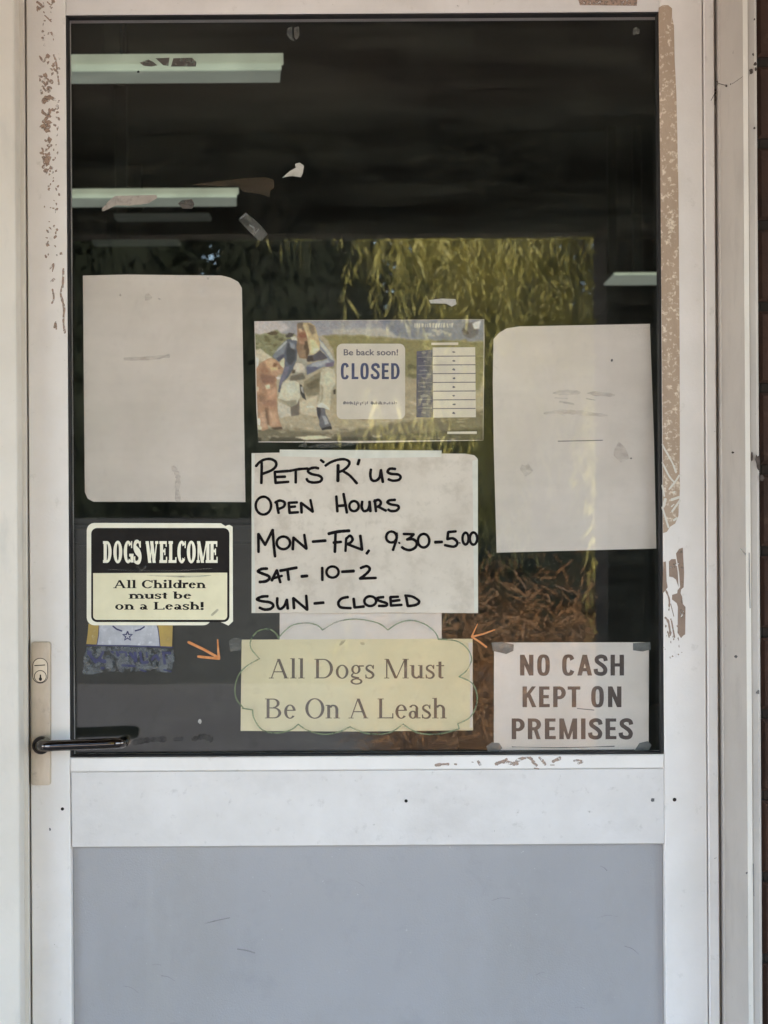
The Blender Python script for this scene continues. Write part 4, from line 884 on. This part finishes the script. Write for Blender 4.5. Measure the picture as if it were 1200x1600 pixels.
# closed poster
pos = sheet_on('closed_poster', [(397.5, 502), (480, 500.5), (756.5, 499), (757, 535), (755, 688), (560, 692), (404, 691), (400.5, 640)], YI + .0003, M['paper'], 'colour poster with a crouching woman and a brown dog beside a CLOSED card', 'poster')
import numpy as np
q8 = lambda l: [(395 + a / 8.207, 495 + b / 8.207) for a, b in l]
qa = lambda l: [(395 + a / 15.24, 495 + b / 15.24) for a, b in l]
qb = lambda l: [(455 + a / 15.0, 495 + b / 15.0) for a, b in l]
qc = lambda l: [(395 + a / 8.571, 590 + b / 8.571) for a, b in l]
def printed_picture(parent, yq):
    """the poster's photograph: soft edged colour areas with print grain, one colour per mesh point"""
    g = np.random.default_rng(5); NX, NY = 330, 176
    u, v = np.meshgrid(np.linspace(0, 1, NX), np.linspace(0, 1, NY))
    TL, TR, BL, BR = (398.2, 502), (756, 499.4), (403.5, 690), (754.6, 687.6)
    px = (TL[0] * (1 - u) + TR[0] * u) * (1 - v) + (BL[0] * (1 - u) + BR[0] * u) * v
    py = (TL[1] * (1 - u) + TR[1] * u) * (1 - v) + (BL[1] * (1 - u) + BR[1] * u) * v
    def vnoise(sx, sy):
        gx, gy = px / sx, py / sy; a = g.random((int(1700 / sy), int(1300 / sx)))
        ix, iy = gx.astype(int), gy.astype(int); fx, fy = gx - ix, gy - iy; fx = fx * fx * (3 - 2 * fx); fy = fy * fy * (3 - 2 * fy)
        return (a[iy, ix] * (1 - fx) + a[iy, ix + 1] * fx) * (1 - fy) + (a[iy + 1, ix] * (1 - fx) + a[iy + 1, ix + 1] * fx) * fy - .5
    wx, wy = 3.0 * vnoise(7, 7), 3.0 * vnoise(7, 7)
    base = np.zeros((NY, NX, 3)); base[:] = (162, 148, 120)
    def inside(pts, x, y):
        c = np.zeros(x.shape, bool); n = len(pts)
        for k in range(n):
            (x0, y0), (x1, y1) = pts[k], pts[k - 1]
            if y0 == y1: continue
            c ^= ((y0 > y) != (y1 > y)) & (x < (x1 - x0) * (y - y0) / (y1 - y0) + x0)
        return c
    def put(pts, col, soft=1.0, warp=.35, op=1.0):
        m = np.zeros(px.shape)
        for k in range(9):
            a = k * 2.4; r_ = soft * math.sqrt(k / 9.0)
            m += inside(pts, px + wx * warp + r_ * math.cos(a), py + wy * warp + r_ * math.sin(a))
        m = (m / 9 * op)[..., None]; base[:] = base * (1 - m) + np.array(col, float) * m
    put([(396, 495), (760, 495), (760, 535), (640, 531), (560, 523), (396, 528)], (140, 138, 146), 2)
    put([(396, 498), (436, 498), (452, 512), (430, 526), (396, 526)], (176, 166, 166), 3); put([(520, 515), (590, 512), (640, 524), (600, 530), (520, 522)], (165, 160, 150), 3)
    put([(590, 498), (760, 496), (760, 533), (690, 534), (620, 526)], (118, 121, 134), 3)
    put([(396, 521), (412, 522), (432, 515), (440, 522), (462, 523), (458, 540), (430, 562), (396, 560)], (124, 122, 86), 2, .8)
    put([(505, 524), (560, 523), (640, 531), (760, 535), (760, 580), (700, 596), (640, 590), (530, 580), (520, 545)], (133, 124, 76), 2.5, .8)
    put([(655, 532), (760, 534), (760, 575), (740, 640), (650, 580)], (122, 115, 74), 4, 1)
    for k in range(46): put(blob(rnd.uniform(500, 756), rnd.uniform(530, 590), rnd.uniform(3, 9), rnd.uniform(2, 5)), rnd.choice([(108, 102, 62), (150, 140, 92), (98, 92, 58), (140, 130, 80)]), 1.5, .8, .7)
    for k in range(20): put(blob(rnd.uniform(400, 450), rnd.uniform(525, 552), rnd.uniform(2, 6), rnd.uniform(1.5, 4)), rnd.choice([(104, 98, 62), (142, 140, 102), (96, 88, 58)]), 1.2, .6, .7)
    put([(520, 590), (640, 588), (660, 600), (760, 612), (760, 655), (640, 662), (520, 668)], (160, 145, 112), 4, 1)
    put([(396, 668), (520, 676), (640, 658), (760, 640), (760, 695), (396, 695)], (112, 102, 80), 4, 1.2); put([(420, 683), (560, 684), (760, 668), (760, 695), (420, 695)], (84, 78, 62), 3, 1.2)
    for k in range(110): put(blob(rnd.uniform(402, 756), rnd.uniform(612, 688), rnd.uniform(2, 9), rnd.uniform(.8, 2.2)), rnd.choice([(190, 172, 140), (118, 104, 80), (205, 188, 155), (98, 90, 70), (150, 134, 104)]), 1.6, .8, .45)
    put(qa([(330, 390), (440, 350), (540, 340), (600, 390), (560, 430), (420, 430)]), (92, 78, 58)); put(qa([(300, 500), (420, 520), (400, 620), (260, 570)]), (106, 98, 62), 2)
    put(qa([(40, 780), (190, 760), (300, 860), (480, 980), (240, 1060), (60, 1000)]), (182, 172, 146), 1.5); put(qa([(70, 940), (150, 1000), (130, 1220), (80, 1240)]), (236, 220, 190), 1.5)
    put(qa([(690, 1020), (750, 980), (745, 1290), (690, 1200), (640, 1120)]), (206, 186, 150))
    # woman
    put(qb([(80, 380), (40, 400), (-70, 480), (-20, 490)]), (84, 76, 74)); put(qc([(335, 320), (510, 400), (515, 510), (380, 540), (335, 480)]), (178, 170, 152), 1.4); put(qc([(620, 330), (860, 240), (870, 520), (640, 480)]), (192, 174, 146), 2)
    put(qc([(720, 380), (815, 380), (815, 402), (720, 402)]), (226, 208, 178)); put(qc([(510, 380), (620, 300), (620, 500), (515, 520)]), (112, 100, 90), 1.4)
    put(q8([(660, 830), (760, 760), (860, 700), (880, 760), (870, 850), (850, 1000), (700, 1012), (640, 930)]), (128, 118, 92)); put(q8([(680, 870), (800, 800), (860, 790), (845, 900), (740, 940)]), (106, 96, 72), 2)
    put(q8([(350, 960), (375, 880), (420, 825), (520, 795), (590, 850), (612, 930), (600, 1040), (560, 1120), (500, 1150), (420, 1115), (320, 1040)]), (184, 178, 154)); put(q8([(430, 860), (540, 830), (585, 920), (520, 1000), (430, 960)]), (198, 192, 168), 3, .3, .8); put(q8([(330, 1045), (430, 1080), (560, 1060), (560, 1120), (500, 1152), (420, 1117)]), (142, 134, 110), 1.6)
    put(q8([(600, 860), (630, 880), (660, 960), (690, 1072), (640, 1040), (610, 980)]), (70, 66, 66)); put(q8([(612, 900), (640, 895), (660, 990), (625, 960)]), (150, 146, 142))
    put(q8([(870, 720), (900, 670), (960, 645), (1030, 670), (1058, 740), (1060, 850), (1030, 970), (985, 1190), (900, 1150), (830, 1120), (875, 1000), (860, 850)]), (180, 172, 144)); put(q8([(920, 720), (1000, 700), (1030, 820), (960, 900), (900, 850)]), (196, 188, 160), 3, .3, .8); put(q8([(870, 860), (905, 900), (900, 1060), (860, 1120), (880, 1000)]), (146, 136, 110), 2)
    put(q8([(1000, 960), (1060, 860), (1050, 1000), (1000, 1160)]), (150, 138, 112), 2); put(q8([(1030, 940), (1065, 920), (1062, 1000), (1035, 990)]), (84, 74, 60))
    put(q8([(815, 1160), (925, 1165), (940, 1260), (1000, 1370), (1012, 1435), (890, 1452), (855, 1390), (845, 1300), (820, 1240)]), (100, 98, 104)); put(q8([(820, 1165), (870, 1170), (870, 1260), (850, 1320), (822, 1240)]), (70, 66, 74), 1.2); put(q8([(890, 1270), (930, 1270), (980, 1370), (930, 1390)]), (150, 150, 154), 1.5); put(q8([(880, 1430), (1005, 1400), (1012, 1440), (890, 1455)]), (66, 62, 60))
    put(q8([(825, 1128), (890, 1105), (945, 1135), (990, 1192), (900, 1165), (835, 1165)]), (200, 194, 176))
    put(q8([(560, 480), (690, 500), (700, 690), (640, 780), (500, 780), (510, 640)]), (150, 144, 128)); put(q8([(480, 760), (640, 720), (680, 800), (560, 820), (470, 820)]), (104, 96, 84), 2)
    put(q8([(440, 285), (560, 295), (580, 420), (560, 560), (510, 690), (440, 790), (380, 850), (345, 970), (320, 960), (335, 880), (400, 700), (415, 560), (400, 520), (330, 575), (255, 515), (300, 450), (370, 350)]), (88, 92, 108))
    put(q8([(255, 510), (340, 395), (440, 310), (420, 420), (360, 540), (330, 575)]), (112, 118, 130), 1.4); put(q8([(270, 470), (350, 380), (430, 300), (440, 320), (350, 420)]), (156, 160, 162), 1.2)
    put(q8([(300, 530), (380, 480), (410, 500), (335, 578)]), (78, 78, 98), 1.5); put(q8([(445, 330), (520, 350), (555, 450), (540, 560), (470, 620), (430, 560), (435, 430)]), (70, 72, 80), 2); put(q8([(470, 320), (540, 350), (545, 420), (490, 400)]), (128, 134, 148), 2)
    put(q8([(400, 640), (470, 640), (420, 790), (350, 900), (335, 880)]), (104, 102, 124), 1.5)
    put(q8([(840, 260), (900, 330), (1000, 470), (1050, 570), (1030, 632), (900, 645), (770, 700), (690, 745), (690, 620), (780, 590), (960, 545), (920, 470), (860, 420), (850, 330)]), (118, 122, 136))
    put(q8([(850, 290), (900, 340), (1000, 470), (1048, 560), (1000, 545), (930, 440), (870, 380)]), (172, 172, 160), 1.4); put(q8([(760, 600), (960, 548), (990, 590), (850, 640), (740, 660)]), (148, 152, 162), 2); put(q8([(690, 640), (780, 640), (860, 650), (770, 705), (690, 745)]), (90, 90, 116), 1.6); put(q8([(930, 600), (1045, 575), (1030, 634), (940, 640)]), (112, 96, 118), 1.5)
    put(q8([(700, 500), (780, 490), (860, 430), (930, 490), (960, 535), (780, 575), (695, 570)]), (86, 80, 90)); put(q8([(690, 520), (760, 500), (780, 560), (700, 575)]), (74, 62, 64), 1.4)
    put(q8([(575, 250), (720, 270), (725, 430), (695, 540), (600, 530), (560, 400)]), (134, 104, 78)); put(q8([(660, 300), (728, 320), (728, 460), (690, 540), (655, 420)]), (96, 74, 56), 1.6); put(q8([(590, 290), (660, 280), (665, 350), (600, 350)]), (160, 116, 88), 2); put(q8([(600, 430), (680, 420), (680, 510), (620, 530)]), (140, 112, 84), 2)
    put(q8([(570, 90), (660, 70), (700, 160), (700, 300), (640, 330), (570, 270)]), (148, 108, 80)); put(q8([(575, 75), (650, 70), (670, 130), (640, 170), (580, 150)]), (118, 100, 84), 1.5); put(q8([(590, 210), (680, 200), (690, 260), (640, 275), (590, 255)]), (134, 82, 58), 1.6); put(q8([(590, 150), (620, 140), (640, 180), (600, 190)]), (184, 150, 116), 1.6)
    put(q8([(650, 72), (740, 75), (800, 120), (830, 230), (862, 330), (855, 420), (790, 470), (735, 485), (715, 400), (700, 280), (680, 190), (640, 120)]), (176, 152, 106)); put(q8([(700, 75), (790, 120), (800, 210), (760, 240), (720, 160)]), (128, 110, 88), 2); put(q8([(650, 90), (672, 100), (720, 260), (705, 280), (680, 190)]), (196, 170, 124), 1.2)
    put(q8([(730, 280), (800, 300), (850, 400), (790, 468), (740, 480)]), (202, 182, 132), 2); put(q8([(790, 400), (858, 405), (800, 465), (760, 470)]), (228, 206, 162), 1.6)
    put(q8([(480, 262), (545, 250), (570, 305), (500, 300)]), (192, 182, 164), 1.4); put(q8([(415, 240), (460, 205), (528, 212), (500, 255), (430, 262)]), (84, 76, 74), 1.2)
    put(q8([(525, 640), (560, 590), (630, 600), (670, 640), (670, 710), (600, 715), (530, 690)]), (186, 174, 156), 1.4); put(q8([(565, 640), (600, 640), (600, 710), (570, 700)]), (204, 178, 156), 1.2); put(q8([(505, 680), (550, 675), (545, 720), (500, 730)]), (92, 80, 66), 1.4)
    # dog
    put(q8([(48, 660), (90, 600), (150, 555), (230, 530), (310, 560), (350, 620), (392, 665), (380, 725), (315, 750), (300, 850), (312, 1000), (310, 1150), (335, 1300), (375, 1430), (280, 1445), (215, 1395), (190, 1220), (160, 1200), (175, 1330), (200, 1440), (115, 1465), (75, 1320), (48, 1050)]), (164, 122, 90))
    for l, c, sf in (([(150, 570), (230, 535), (300, 560), (250, 640), (190, 650)], (192, 148, 108), 2.5), ([(220, 640), (330, 640), (350, 680), (240, 720)], (206, 164, 108), 2), ([(250, 690), (390, 665), (378, 722), (300, 745), (240, 740)], (176, 134, 102), 2), ([(262, 590), (310, 600), (300, 640), (255, 640)], (128, 88, 58), 1.6), ([(320, 650), (352, 640), (350, 670), (325, 675)], (138, 104, 78), 1.4),
                     ([(90, 660), (180, 640), (210, 720), (120, 740)], (150, 106, 78), 3), ([(90, 730), (300, 760), (270, 860), (120, 850)], (132, 94, 76), 3), ([(160, 880), (215, 860), (225, 920), (170, 930)], (222, 184, 150), 1.6), ([(45, 890), (80, 900), (75, 960), (45, 960)], (206, 170, 138), 1.6), ([(180, 960), (300, 900), (300, 1000), (210, 1060)], (188, 140, 106), 3), ([(70, 1000), (160, 1000), (150, 1080), (80, 1090)], (140, 104, 80), 3),
                     ([(120, 1080), (300, 1060), (300, 1150), (140, 1150)], (152, 110, 86), 3), ([(150, 1160), (200, 1170), (215, 1390), (180, 1380)], (122, 90, 70), 2), ([(210, 1200), (300, 1200), (330, 1380), (240, 1400)], (184, 142, 108), 3), ([(90, 1220), (150, 1230), (180, 1420), (110, 1440)], (186, 144, 112), 3), ([(55, 1310), (90, 1300), (98, 1390), (70, 1390)], (240, 220, 188), 1.4), ([(60, 1400), (110, 1400), (115, 1450), (65, 1450)], (214, 190, 158), 1.6), ([(230, 1420), (375, 1410), (380, 1445), (280, 1450)], (92, 72, 58), 1.6), ([(300, 770), (355, 770), (350, 800), (310, 805)], (190, 178, 180), 1.4)):
        put(q8(l), c, sf)
    put([(460, 683), (500, 680), (520, 684), (480, 688)], (196, 182, 150), 1.4); put([(398, 682), (408, 684), (408, 692), (398, 692)], (70, 64, 54), 2)
    # header band: unreadable pale lettering and a round dark emblem
    put(ellipse(735, 516, 13, 12.5, n=20)[:-1], (94, 90, 98), 2); put([(738, 506), (752, 500), (749, 513), (742, 514)], (190, 188, 190), 1.6); put([(724, 512), (733, 520), (730, 523), (722, 516)], (74, 64, 70), 1.2)
    x = 648.0
    while x < 708:
        w_ = rnd.uniform(1.8, 4.2); put([(x, 505.5), (x + w_ * .8, 505), (x + w_ * .7, 511.5), (x, 512)], (206, 200, 178), .9, .5, .7); x += w_ + rnd.uniform(.6, 1.6)
    for k in range(12): put(blob(rnd.uniform(670, 712), rnd.uniform(514, 526), rnd.uniform(2, 5), 2), (172, 166, 152), 1.4, .5, .6)
    lin = np.where(base / 255 <= .04045, base / 255 / 12.92, ((base / 255 + .055) / 1.055) ** 2.4)
    alb = np.clip((lin - .020) / .54, .012, .86); alb = .68 * alb + .32 * alb.mean(-1, keepdims=True) * np.array((1.03, 1.0, .95))
    gr = 1 + .20 * vnoise(2.6, 2.6) + .10 * vnoise(1.3, 1.3) + .18 * vnoise(9, 6); tint = .10 * vnoise(3, 3)
    alb = np.clip(alb * gr[..., None] * np.stack([1 + tint, np.ones_like(tint), 1 - tint], -1), .01, .88)
    vs = [P(a, b, yq) for a, b in zip(px.ravel(), py.ravel())]
    fs = [(j * NX + i, (j + 1) * NX + i, (j + 1) * NX + i + 1, j * NX + i + 1) for j in range(NY - 1) for i in range(NX - 1)]
    m, t, p, out = nodes('printed_photo'); at = t.nodes.new("ShaderNodeAttribute"); at.attribute_name = 'print'
    t.links.new(at.outputs['Color'], p.inputs['Base Color']); p.inputs['Roughness'].default_value = .5; p.inputs['Specular IOR Level'].default_value = .3
    ob = link('printed_picture', vs, fs, m, parent)
    ca = ob.data.color_attributes.new('print', 'FLOAT_COLOR', 'POINT')
    ca.data.foreach_set('color', np.concatenate([alb, np.ones((NY, NX, 1))], -1).astype(np.float32).ravel())
    return ob
printed_picture(pos, YI + .0002)
yc = YI - .00002
M['cardwhite'] = mat('poster_card', (0.88, 0.80, 0.70), (0.80, 0.73, 0.63), 30, 0.5)
M['posterblue'] = mat('poster_blue_print', (0.085, 0.10, 0.22), (0.055, 0.065, 0.15), 50, 0.5, layers=((120, (0.2, 0.2, 0.3), .55, .75, ONE),))
M['postergrey'] = mat('poster_grey_print', (0.13, 0.115, 0.15), (0.20, 0.18, 0.22), 90, 0.6)
M['posterworn'] = mat('worn_poster_print', (0.34, 0.30, 0.32), (0.46, 0.42, 0.42), 90, 0.6, alpha=(90, .25, .6, ONE, .8))
M['daycol'] = mat('day_column_print', (0.155, 0.145, 0.20), (0.11, 0.105, 0.15), 70, 0.5, layers=((130, (0.24, 0.22, 0.27), .5, .7, ONE),))
M['posterpale'] = mat('pale_worn_print', (0.42, 0.40, 0.42), (0.34, 0.32, 0.35), 90, 0.6, alpha=.8)
mb = MB(); mb.poly(rrect(526, 537, 633, 655, 9), yc); card = mb.build('closed_card', M['cardwhite'], pos)
mb = MB(); lettering(mb, Sans(.19, .1), 'CLOSED', 532.5, 624.5, 567.5, 592.5, yc - .00005, track=.07); mb.build('closed_text', M['posterblue'], card)

def small_text(text, x0, x1, ytop, ybase, y, m, parent, bold=.0):
    cu = bpy.data.curves.new('small_text', 'FONT'); cu.body = text; cu.size = 1.0; cu.offset = bold; cu.resolution_u = 3
    ob = bpy.data.objects.new('small_text', cu); COL.objects.link(ob)
    dg = bpy.context.evaluated_depsgraph_get(); me = bpy.data.meshes.new_from_object(ob.evaluated_get(dg))
    vs = [v.co.copy() for v in me.vertices]; fs = [tuple(p.vertices) for p in me.polygons]
    bpy.data.objects.remove(ob); bpy.data.curves.remove(cu)
    if not vs: return None
    lo = min(v.x for v in vs); hi = max(v.x for v in vs); top = max(v.y for v in vs)
    W3 = [P(x0 + (v.x - lo) / (hi - lo) * (x1 - x0), ybase - v.y / top * (ybase - ytop), y) for v in vs]
    return link('small_text', W3, fs, m, parent)
small_text('Be back soon!', 537, 622, 545.5, 555, yc - .00005, M['postergrey'], card, .02)
mb = MB(); x = 536.0
while x < 619:
    w_ = rnd.uniform(1.2, 3.0)
    if not 574 < x < 579: mb.poly(blob(x + w_ / 2, 629.6 + rnd.uniform(-.8, 1.2), w_ * .55, rnd.uniform(1.6, 3.0), 7, .4), yc - .00005 - rnd.uniform(0, 1e-5))
    x += w_ + rnd.uniform(.5, 1.2)
for x_ in (538, 543, 548, 582, 588, 594): mb.poly(blob(x_, 629.5, 2.6, 2.6, 7, .3), yc - .00007)
mb.build('worn_print', M['posterworn'], card)
mb = MB(); mb.poly([(676, 543), (742.5, 542.5), (743.5, 652), (677, 652.5)], yc); tab = mb.build('hours_table', M['cardwhite'], pos)
mb = MB()
for k in range(1, 8): ribbon(mb, [(676.5, 543 + k * 13.65), (743, 542.6 + k * 13.65)], 1.5, yc - .00005, cap=False)
for k in range(8): mb.poly(blob(709, 550 + k * 13.65, 2.6, 1.5), yc - .00005)
mb.build('table_lines', M['postergrey'], tab)
mb = MB(); mb.poly([(651, 549), (675.8, 546), (676.6, 652.4), (650.5, 652)], yc - .00001); tb = mb.build('day_column', M['daycol'], pos)
mb = MB()
for k in range(8):
    y_ = 552 + k * 13.2
    mb.poly(blob(663 + rnd.uniform(-1, 1), y_ + rnd.uniform(-.8, .8), rnd.uniform(3, 6), rnd.uniform(1.3, 2.2), 8, .4), yc - .00006)
    if k: ribbon(mb, [(653, y_ - 6.6), (663, y_ - 7.2), (675, y_ - 6.8)], 1.2, yc - .00006, jit=.4)
mb.build('worn_print', M['posterpale'], tb)
mb = MB(); mb.poly([(674, 535.5), (716, 535), (716, 539), (674, 539)], yc); mb.poly([(699, 674.5), (745, 674), (745, 678), (699, 678)], yc - .00001); mb.build('white_bar', M['cardwhite'], pos)

# scraps, tape and stains on the glass
YG = .0196
sc1 = sheet_on('sticker_scrap', [(218, 98), (232, 93), (240, 97), (246, 102), (236, 104), (225, 103)], YG, M['darkscrap'], 'dark sticker scrap stuck over the upper ceiling light', 'scrap', .0002)
mb = MB(); mb.poly([(243, 91), (265, 90), (263, 103), (255, 102)], YG, .0002); mb.poly([(271, 91), (300, 90), (307, 97), (306, 104), (267, 104)], YG, .0002); mb.build('torn_piece', M['darkscrap'], sc1)
mb = MB(); mb.poly(blob(216, 112.5, 2.2, 2.2), YG, .0002); tag(mb.build('black_speck', M['hole']), 'black speck on the glass over the upper ceiling light', 'speck')
sheet_on('paper_scrap', [(440.5, 278), (452, 268), (462, 262), (461, 256), (468, 254), (475, 259), (473, 271), (470, 277), (457, 275), (449, 276)], YG, M['scrap'], 'small white paper scrap stuck high on the glass', 'scrap', .0002)
mb = MB(); mb.poly([(371.5, 343), (383, 331.5), (399, 344), (412, 357), (418.5, 366), (408, 377), (402, 374), (386, 358)], YG, .0001)
tp = tag(mb.build('tape_piece', M['cleartape']), 'grey slanted strip of old clear tape above the left blank paper', 'tape')
mb = MB(); ribbon(mb, smooth_pts([(390, 352), (396, 356), (398, 364), (404, 358)]), 2.4, YG - .0001); ribbon(mb, [(376, 341), (385, 334)], 2, YG - .0001); mb.build('wrinkle', M['tape'], tp)
sheet_on('paper_scrap', [(670, 469), (690, 466.5), (712, 467.5), (713.5, 475), (706, 479), (697, 474.5), (673, 474)], YG, M['scrap'], 'white torn paper scrap on the glass above the closed poster', 'scrap', .0002)
sheet_on('paper_scrap', [(160, 325), (170, 314), (180, 306), (244, 304.5), (246, 309), (232, 318), (205, 321), (181, 321), (162, 330), (159.5, 330)], YG, M['pinkscrap'], 'pinkish paper scrap stuck over the lower ceiling light', 'scrap', .0002)
sheet_on('tape_stain', [(300, 289), (330, 284), (380, 279), (415, 277), (428, 281), (428, 293), (422, 298), (421, 308), (405, 303), (378, 299), (374, 291), (330, 291)], YG, M['browntape'], 'brown tape stain beside the lower ceiling light', 'stain', .0001)
sheet_on('sticker_scrap', [(278, 318), (284, 313), (300, 311), (304, 319), (300, 326), (286, 326)], YG, M['darkscrap'], 'small dark sticker scrap hanging on the lower ceiling light', 'scrap', .0001)
mb = MB(); mb.poly([(449, 44), (456, 42), (457, 58), (461, 64), (454, 62), (448, 54)], YG, .0001); mb.poly([(459, 43), (467, 41), (468, 55), (463, 63), (460, 57)], YG, .0001)
tag(mb.build('tape_piece', M['cleartape']), 'faint forked tape mark near the top edge of the glass', 'tape')
sheet_on('paint_spot', blob(993, 48, 5.5, 6.5), YG, M['cleartape'], 'small grey paint spot in the top right corner of the glass', 'spot', .0001)
sheet_on('paper_scrap', [(465, 698), (476, 689), (480, 698), (500, 693), (530, 690), (560, 694), (540, 697), (515, 700), (490, 699)], YI - .0003, M['cleartape'], 'torn paper scrap between the closed poster and the open hours sheet', 'scrap', .0001)
sheet_on('tape_piece', [(357, 1000), (368, 996), (378, 999), (377, 1016), (360, 1018)], YI - .0005, M['cleartape'], 'clear tape on the upper left corner of the leash notice', 'tape', .0001)
mb = MB(); mb.poly(blob(312, 1127, 3.6, 4), YG, .0001); tag(mb.build('paint_spot', M['scrap']), 'small pale paint spot above the lever handle end', 'spot')
mb = MB()
for pts, wd in (([(210, 1160), (235, 1156), (258, 1155)], 8), ([(272, 1155), (285, 1154)], 5), ([(302, 1155), (318, 1151), (330, 1156)], 8)): ribbon(mb, smooth_pts(pts), wd, YG, jit=.4)
M['greasy'] = mat('dark_smear', (0.012, 0.012, 0.012), None, rough=0.5, alpha=(60, .3, .7, ONE, .55))  # dark see-through strokes right of the lever
tag(mb.build('dark_smear', M['greasy']), 'dark smear on the glass to the right of the lever handle', 'smear')

# cobweb specks on the hinge-side jamb
def yj(px): return -.1 * (px - 1124) / 49.0 - .004
mb = MB(); wb = lambda l: [(1000 + a / 5.335, b / 5.335) for a, b in l]
for (cx, cy, rx, ry) in ((1122.5, 129, 3.2, 4), (1119.5, 142, 3.2, 4.2), (1136.5, 134, 2.6, 2), (1143, 131, 2.4, 1.6), (1117, 155, 1.6, 9), (1170, 38, 4.6, 4)):
    mb.poly(blob(cx, cy, rx, ry, 9, .5), yj(min(cx, 1168)) - .002, .0006)
ribbon(mb, [(1122, 130), (1132, 133), (1144, 131)], 1.0, yj(1133) - .006); ribbon(mb, [(1144, 131), (1156, 123), (1168, 114)], .5, yj(1168) - .002); ribbon(mb, [(1119, 142), (1111, 157)], .8, -.009)
for cx, cy, r in ((1177, 85, 1.5), (1180, 100, 2.4), (1174, 111, 3), (1179, 200, 1.6), (1181, 108, 2), (1179, 30, 1.4)): mb.poly(blob(cx, cy, r, r * 1.3), -.104, .001)
tag(mb.build('cobweb', M['web']), 'dark bits of cobweb caught on the right jamb near the top', 'cobweb')
mb = MB(); mb.poly(blob(1184, 722, 3, 12, 11, .4), -.104, .001); mb.poly(blob(1175, 713, 1.4, 10, 9, .3), -.104, .001); mb.poly(blob(1191, 747, 3.4, 4), -.104, .002); mb.poly(blob(1145, 707, 2, 1.6), yj(1145) - .002, .0004)
tag(mb.build('cobweb', M['web']), 'dusty clot of web on the outer edge of the right jamb, halfway down', 'cobweb')
mb = MB()
ribbon(mb, [(1157, 857), (1163, 864), (1171, 873)], 2.2, yj(1171) - .002, wf=lambda u: .4 + u); ribbon(mb, [(1170.5, 864), (1171, 910), (1172, 950)], 1.3, -.1045, jit=.5); ribbon(mb, [(1177, 1350), (1178, 1400)], 1.5, -.1045, jit=.5)
mb.poly(blob(1150, 1026, 2.4, 2.2), yj(1150) - .002, .0004); mb.poly(blob(1184, 1082, 3, 3.4), -.1045, .0004); mb.poly(blob(1167, 1364, 1.6, 1.6), yj(1165) - .002, .0004)
mb.build('dents', M['scuff'], fr)

M['counter'] = mat('grey_counter', (0.105, 0.108, 0.104), (0.082, 0.086, 0.082), 4, 0.7, layers=((30, (0.06, 0.062, 0.06), .55, .8, ONE),))
cnt = tag(empty('shop_counter', (-.50, .75, 0)), 'dim grey counter front behind the lower left of the glass', 'counter')  # invented; fills the lower left glass with grey and softens the lever's mirror image
mb = MB(); mb.box(-1.15, .12, .62, .66, 0.0, 1.255); mb.build('front_panel', M['counter'], cnt)
mb = MB(); mb.box(-1.17, .14, .60, 1.15, 1.257, 1.285, .004); mb.build('countertop', M['counter'], cnt)

# ------------------------------------------------------------------ ceiling lights inside the shop
def batten(px1, ptop, pmid, pbot, Y, length, label, dim=False, slant=10):
    k = S * (D + Y) / D
    xr = (px1 - 600) * k; zt, zm, zl = Z(ptop, Y), Z(pmid, Y), Z(pbot, Y); sl_ = slant * k
    root = tag(empty('ceiling_light', (xr - length / 2, Y, zt)), label, 'ceiling light', 'fluorescent ceiling lights inside the shop')
    xl = xr - length; md = MB(); fr_ = zm - zt
    def seg(za, zb_, ya, yb_, m, name):
        ra = xr - sl_ * (zt - za) / (zt - zl); rb = xr - sl_ * (zt - zb_) / (zt - zl)
        q = MB(); q.add([(xl, ya, za), (ra, ya, za), (rb, yb_, zb_), (xl, yb_, zb_), (xl, Y + .16, za), (ra, Y + .16, za), (rb, Y + .15, zb_), (xl, Y + .15, zb_)],
                        [(0, 3, 2, 1), (4, 5, 6, 7), (0, 1, 5, 4), (3, 7, 6, 2), (0, 4, 7, 3), (1, 2, 6, 5)])
        q.build(name, m, root)
    Yb = (D + Y) * (800 - pmid) / (800 - pbot) - D          # back edge of the underside, at the same height
    xb_ = xr - sl_ * (D + Yb) / (D + Y)
    if dim: seg(zt, zm, Y, Y + .03, M['diffuser_dim'], 'diffuser')
    else:
        zr = zm + (zt - zm) * .30
        q = MB(); q.box(xl, xr, Y, Y + .012, zr + .0005, zt); q.build('reflector', M['diffuser'], root)
        q = MB(); q.box(xl, xr - sl_ * .3, Y - .004, Y + .012, zm + .0004, zr); q.build('lit_rim', M['diffuser_rim'], root)
        q = MB(); q.add([(xl, Y + .0125, zm), (xr - sl_ * .4, Y + .0125, zm), (xb_, Yb, zm), (xl, Yb, zm), (xl, Y + .0125, zt - .002), (xr - sl_ * .4, Y + .0125, zt - .002), (xb_, Yb, zt - .002), (xl, Yb, zt - .002)],
                        [(0, 3, 2, 1), (4, 5, 6, 7), (0, 1, 5, 4), (3, 7, 6, 2), (0, 4, 7, 3), (1, 2, 6, 5)])
        q.build('diffuser', M['diffuser_low'], root)
    q = MB(); q.box(xl + .1, xl + .14, Y + .06, Y + .10, zt + .001, 3.15); q.box(xr - .44, xr - .40, Y + .06, Y + .10, zt + .001, 3.15); q.build('hanger', M['intceil'], root)
batten(446.5, 82, 107, 128, 2.0, 1.25, 'pale green ceiling light, largest, behind the top left of the glass')
batten(375.5, 292, 306, 321, 4.0, 1.5, 'pale green ceiling light with a pink scrap over it, above the left blank paper')
batten(1100, 428, 431.5, 448, 6.3, .42, 'pale green ceiling light above the right blank paper', slant=-2)
batten(329, 331, 337, 343, 7.2, .5, 'dim grey ceiling light just below the second bright one', True, 0)
batten(281, 372, 377, 384, 8.6, .52, 'dim grey ceiling light lowest of those above the left blank paper', True, 0)
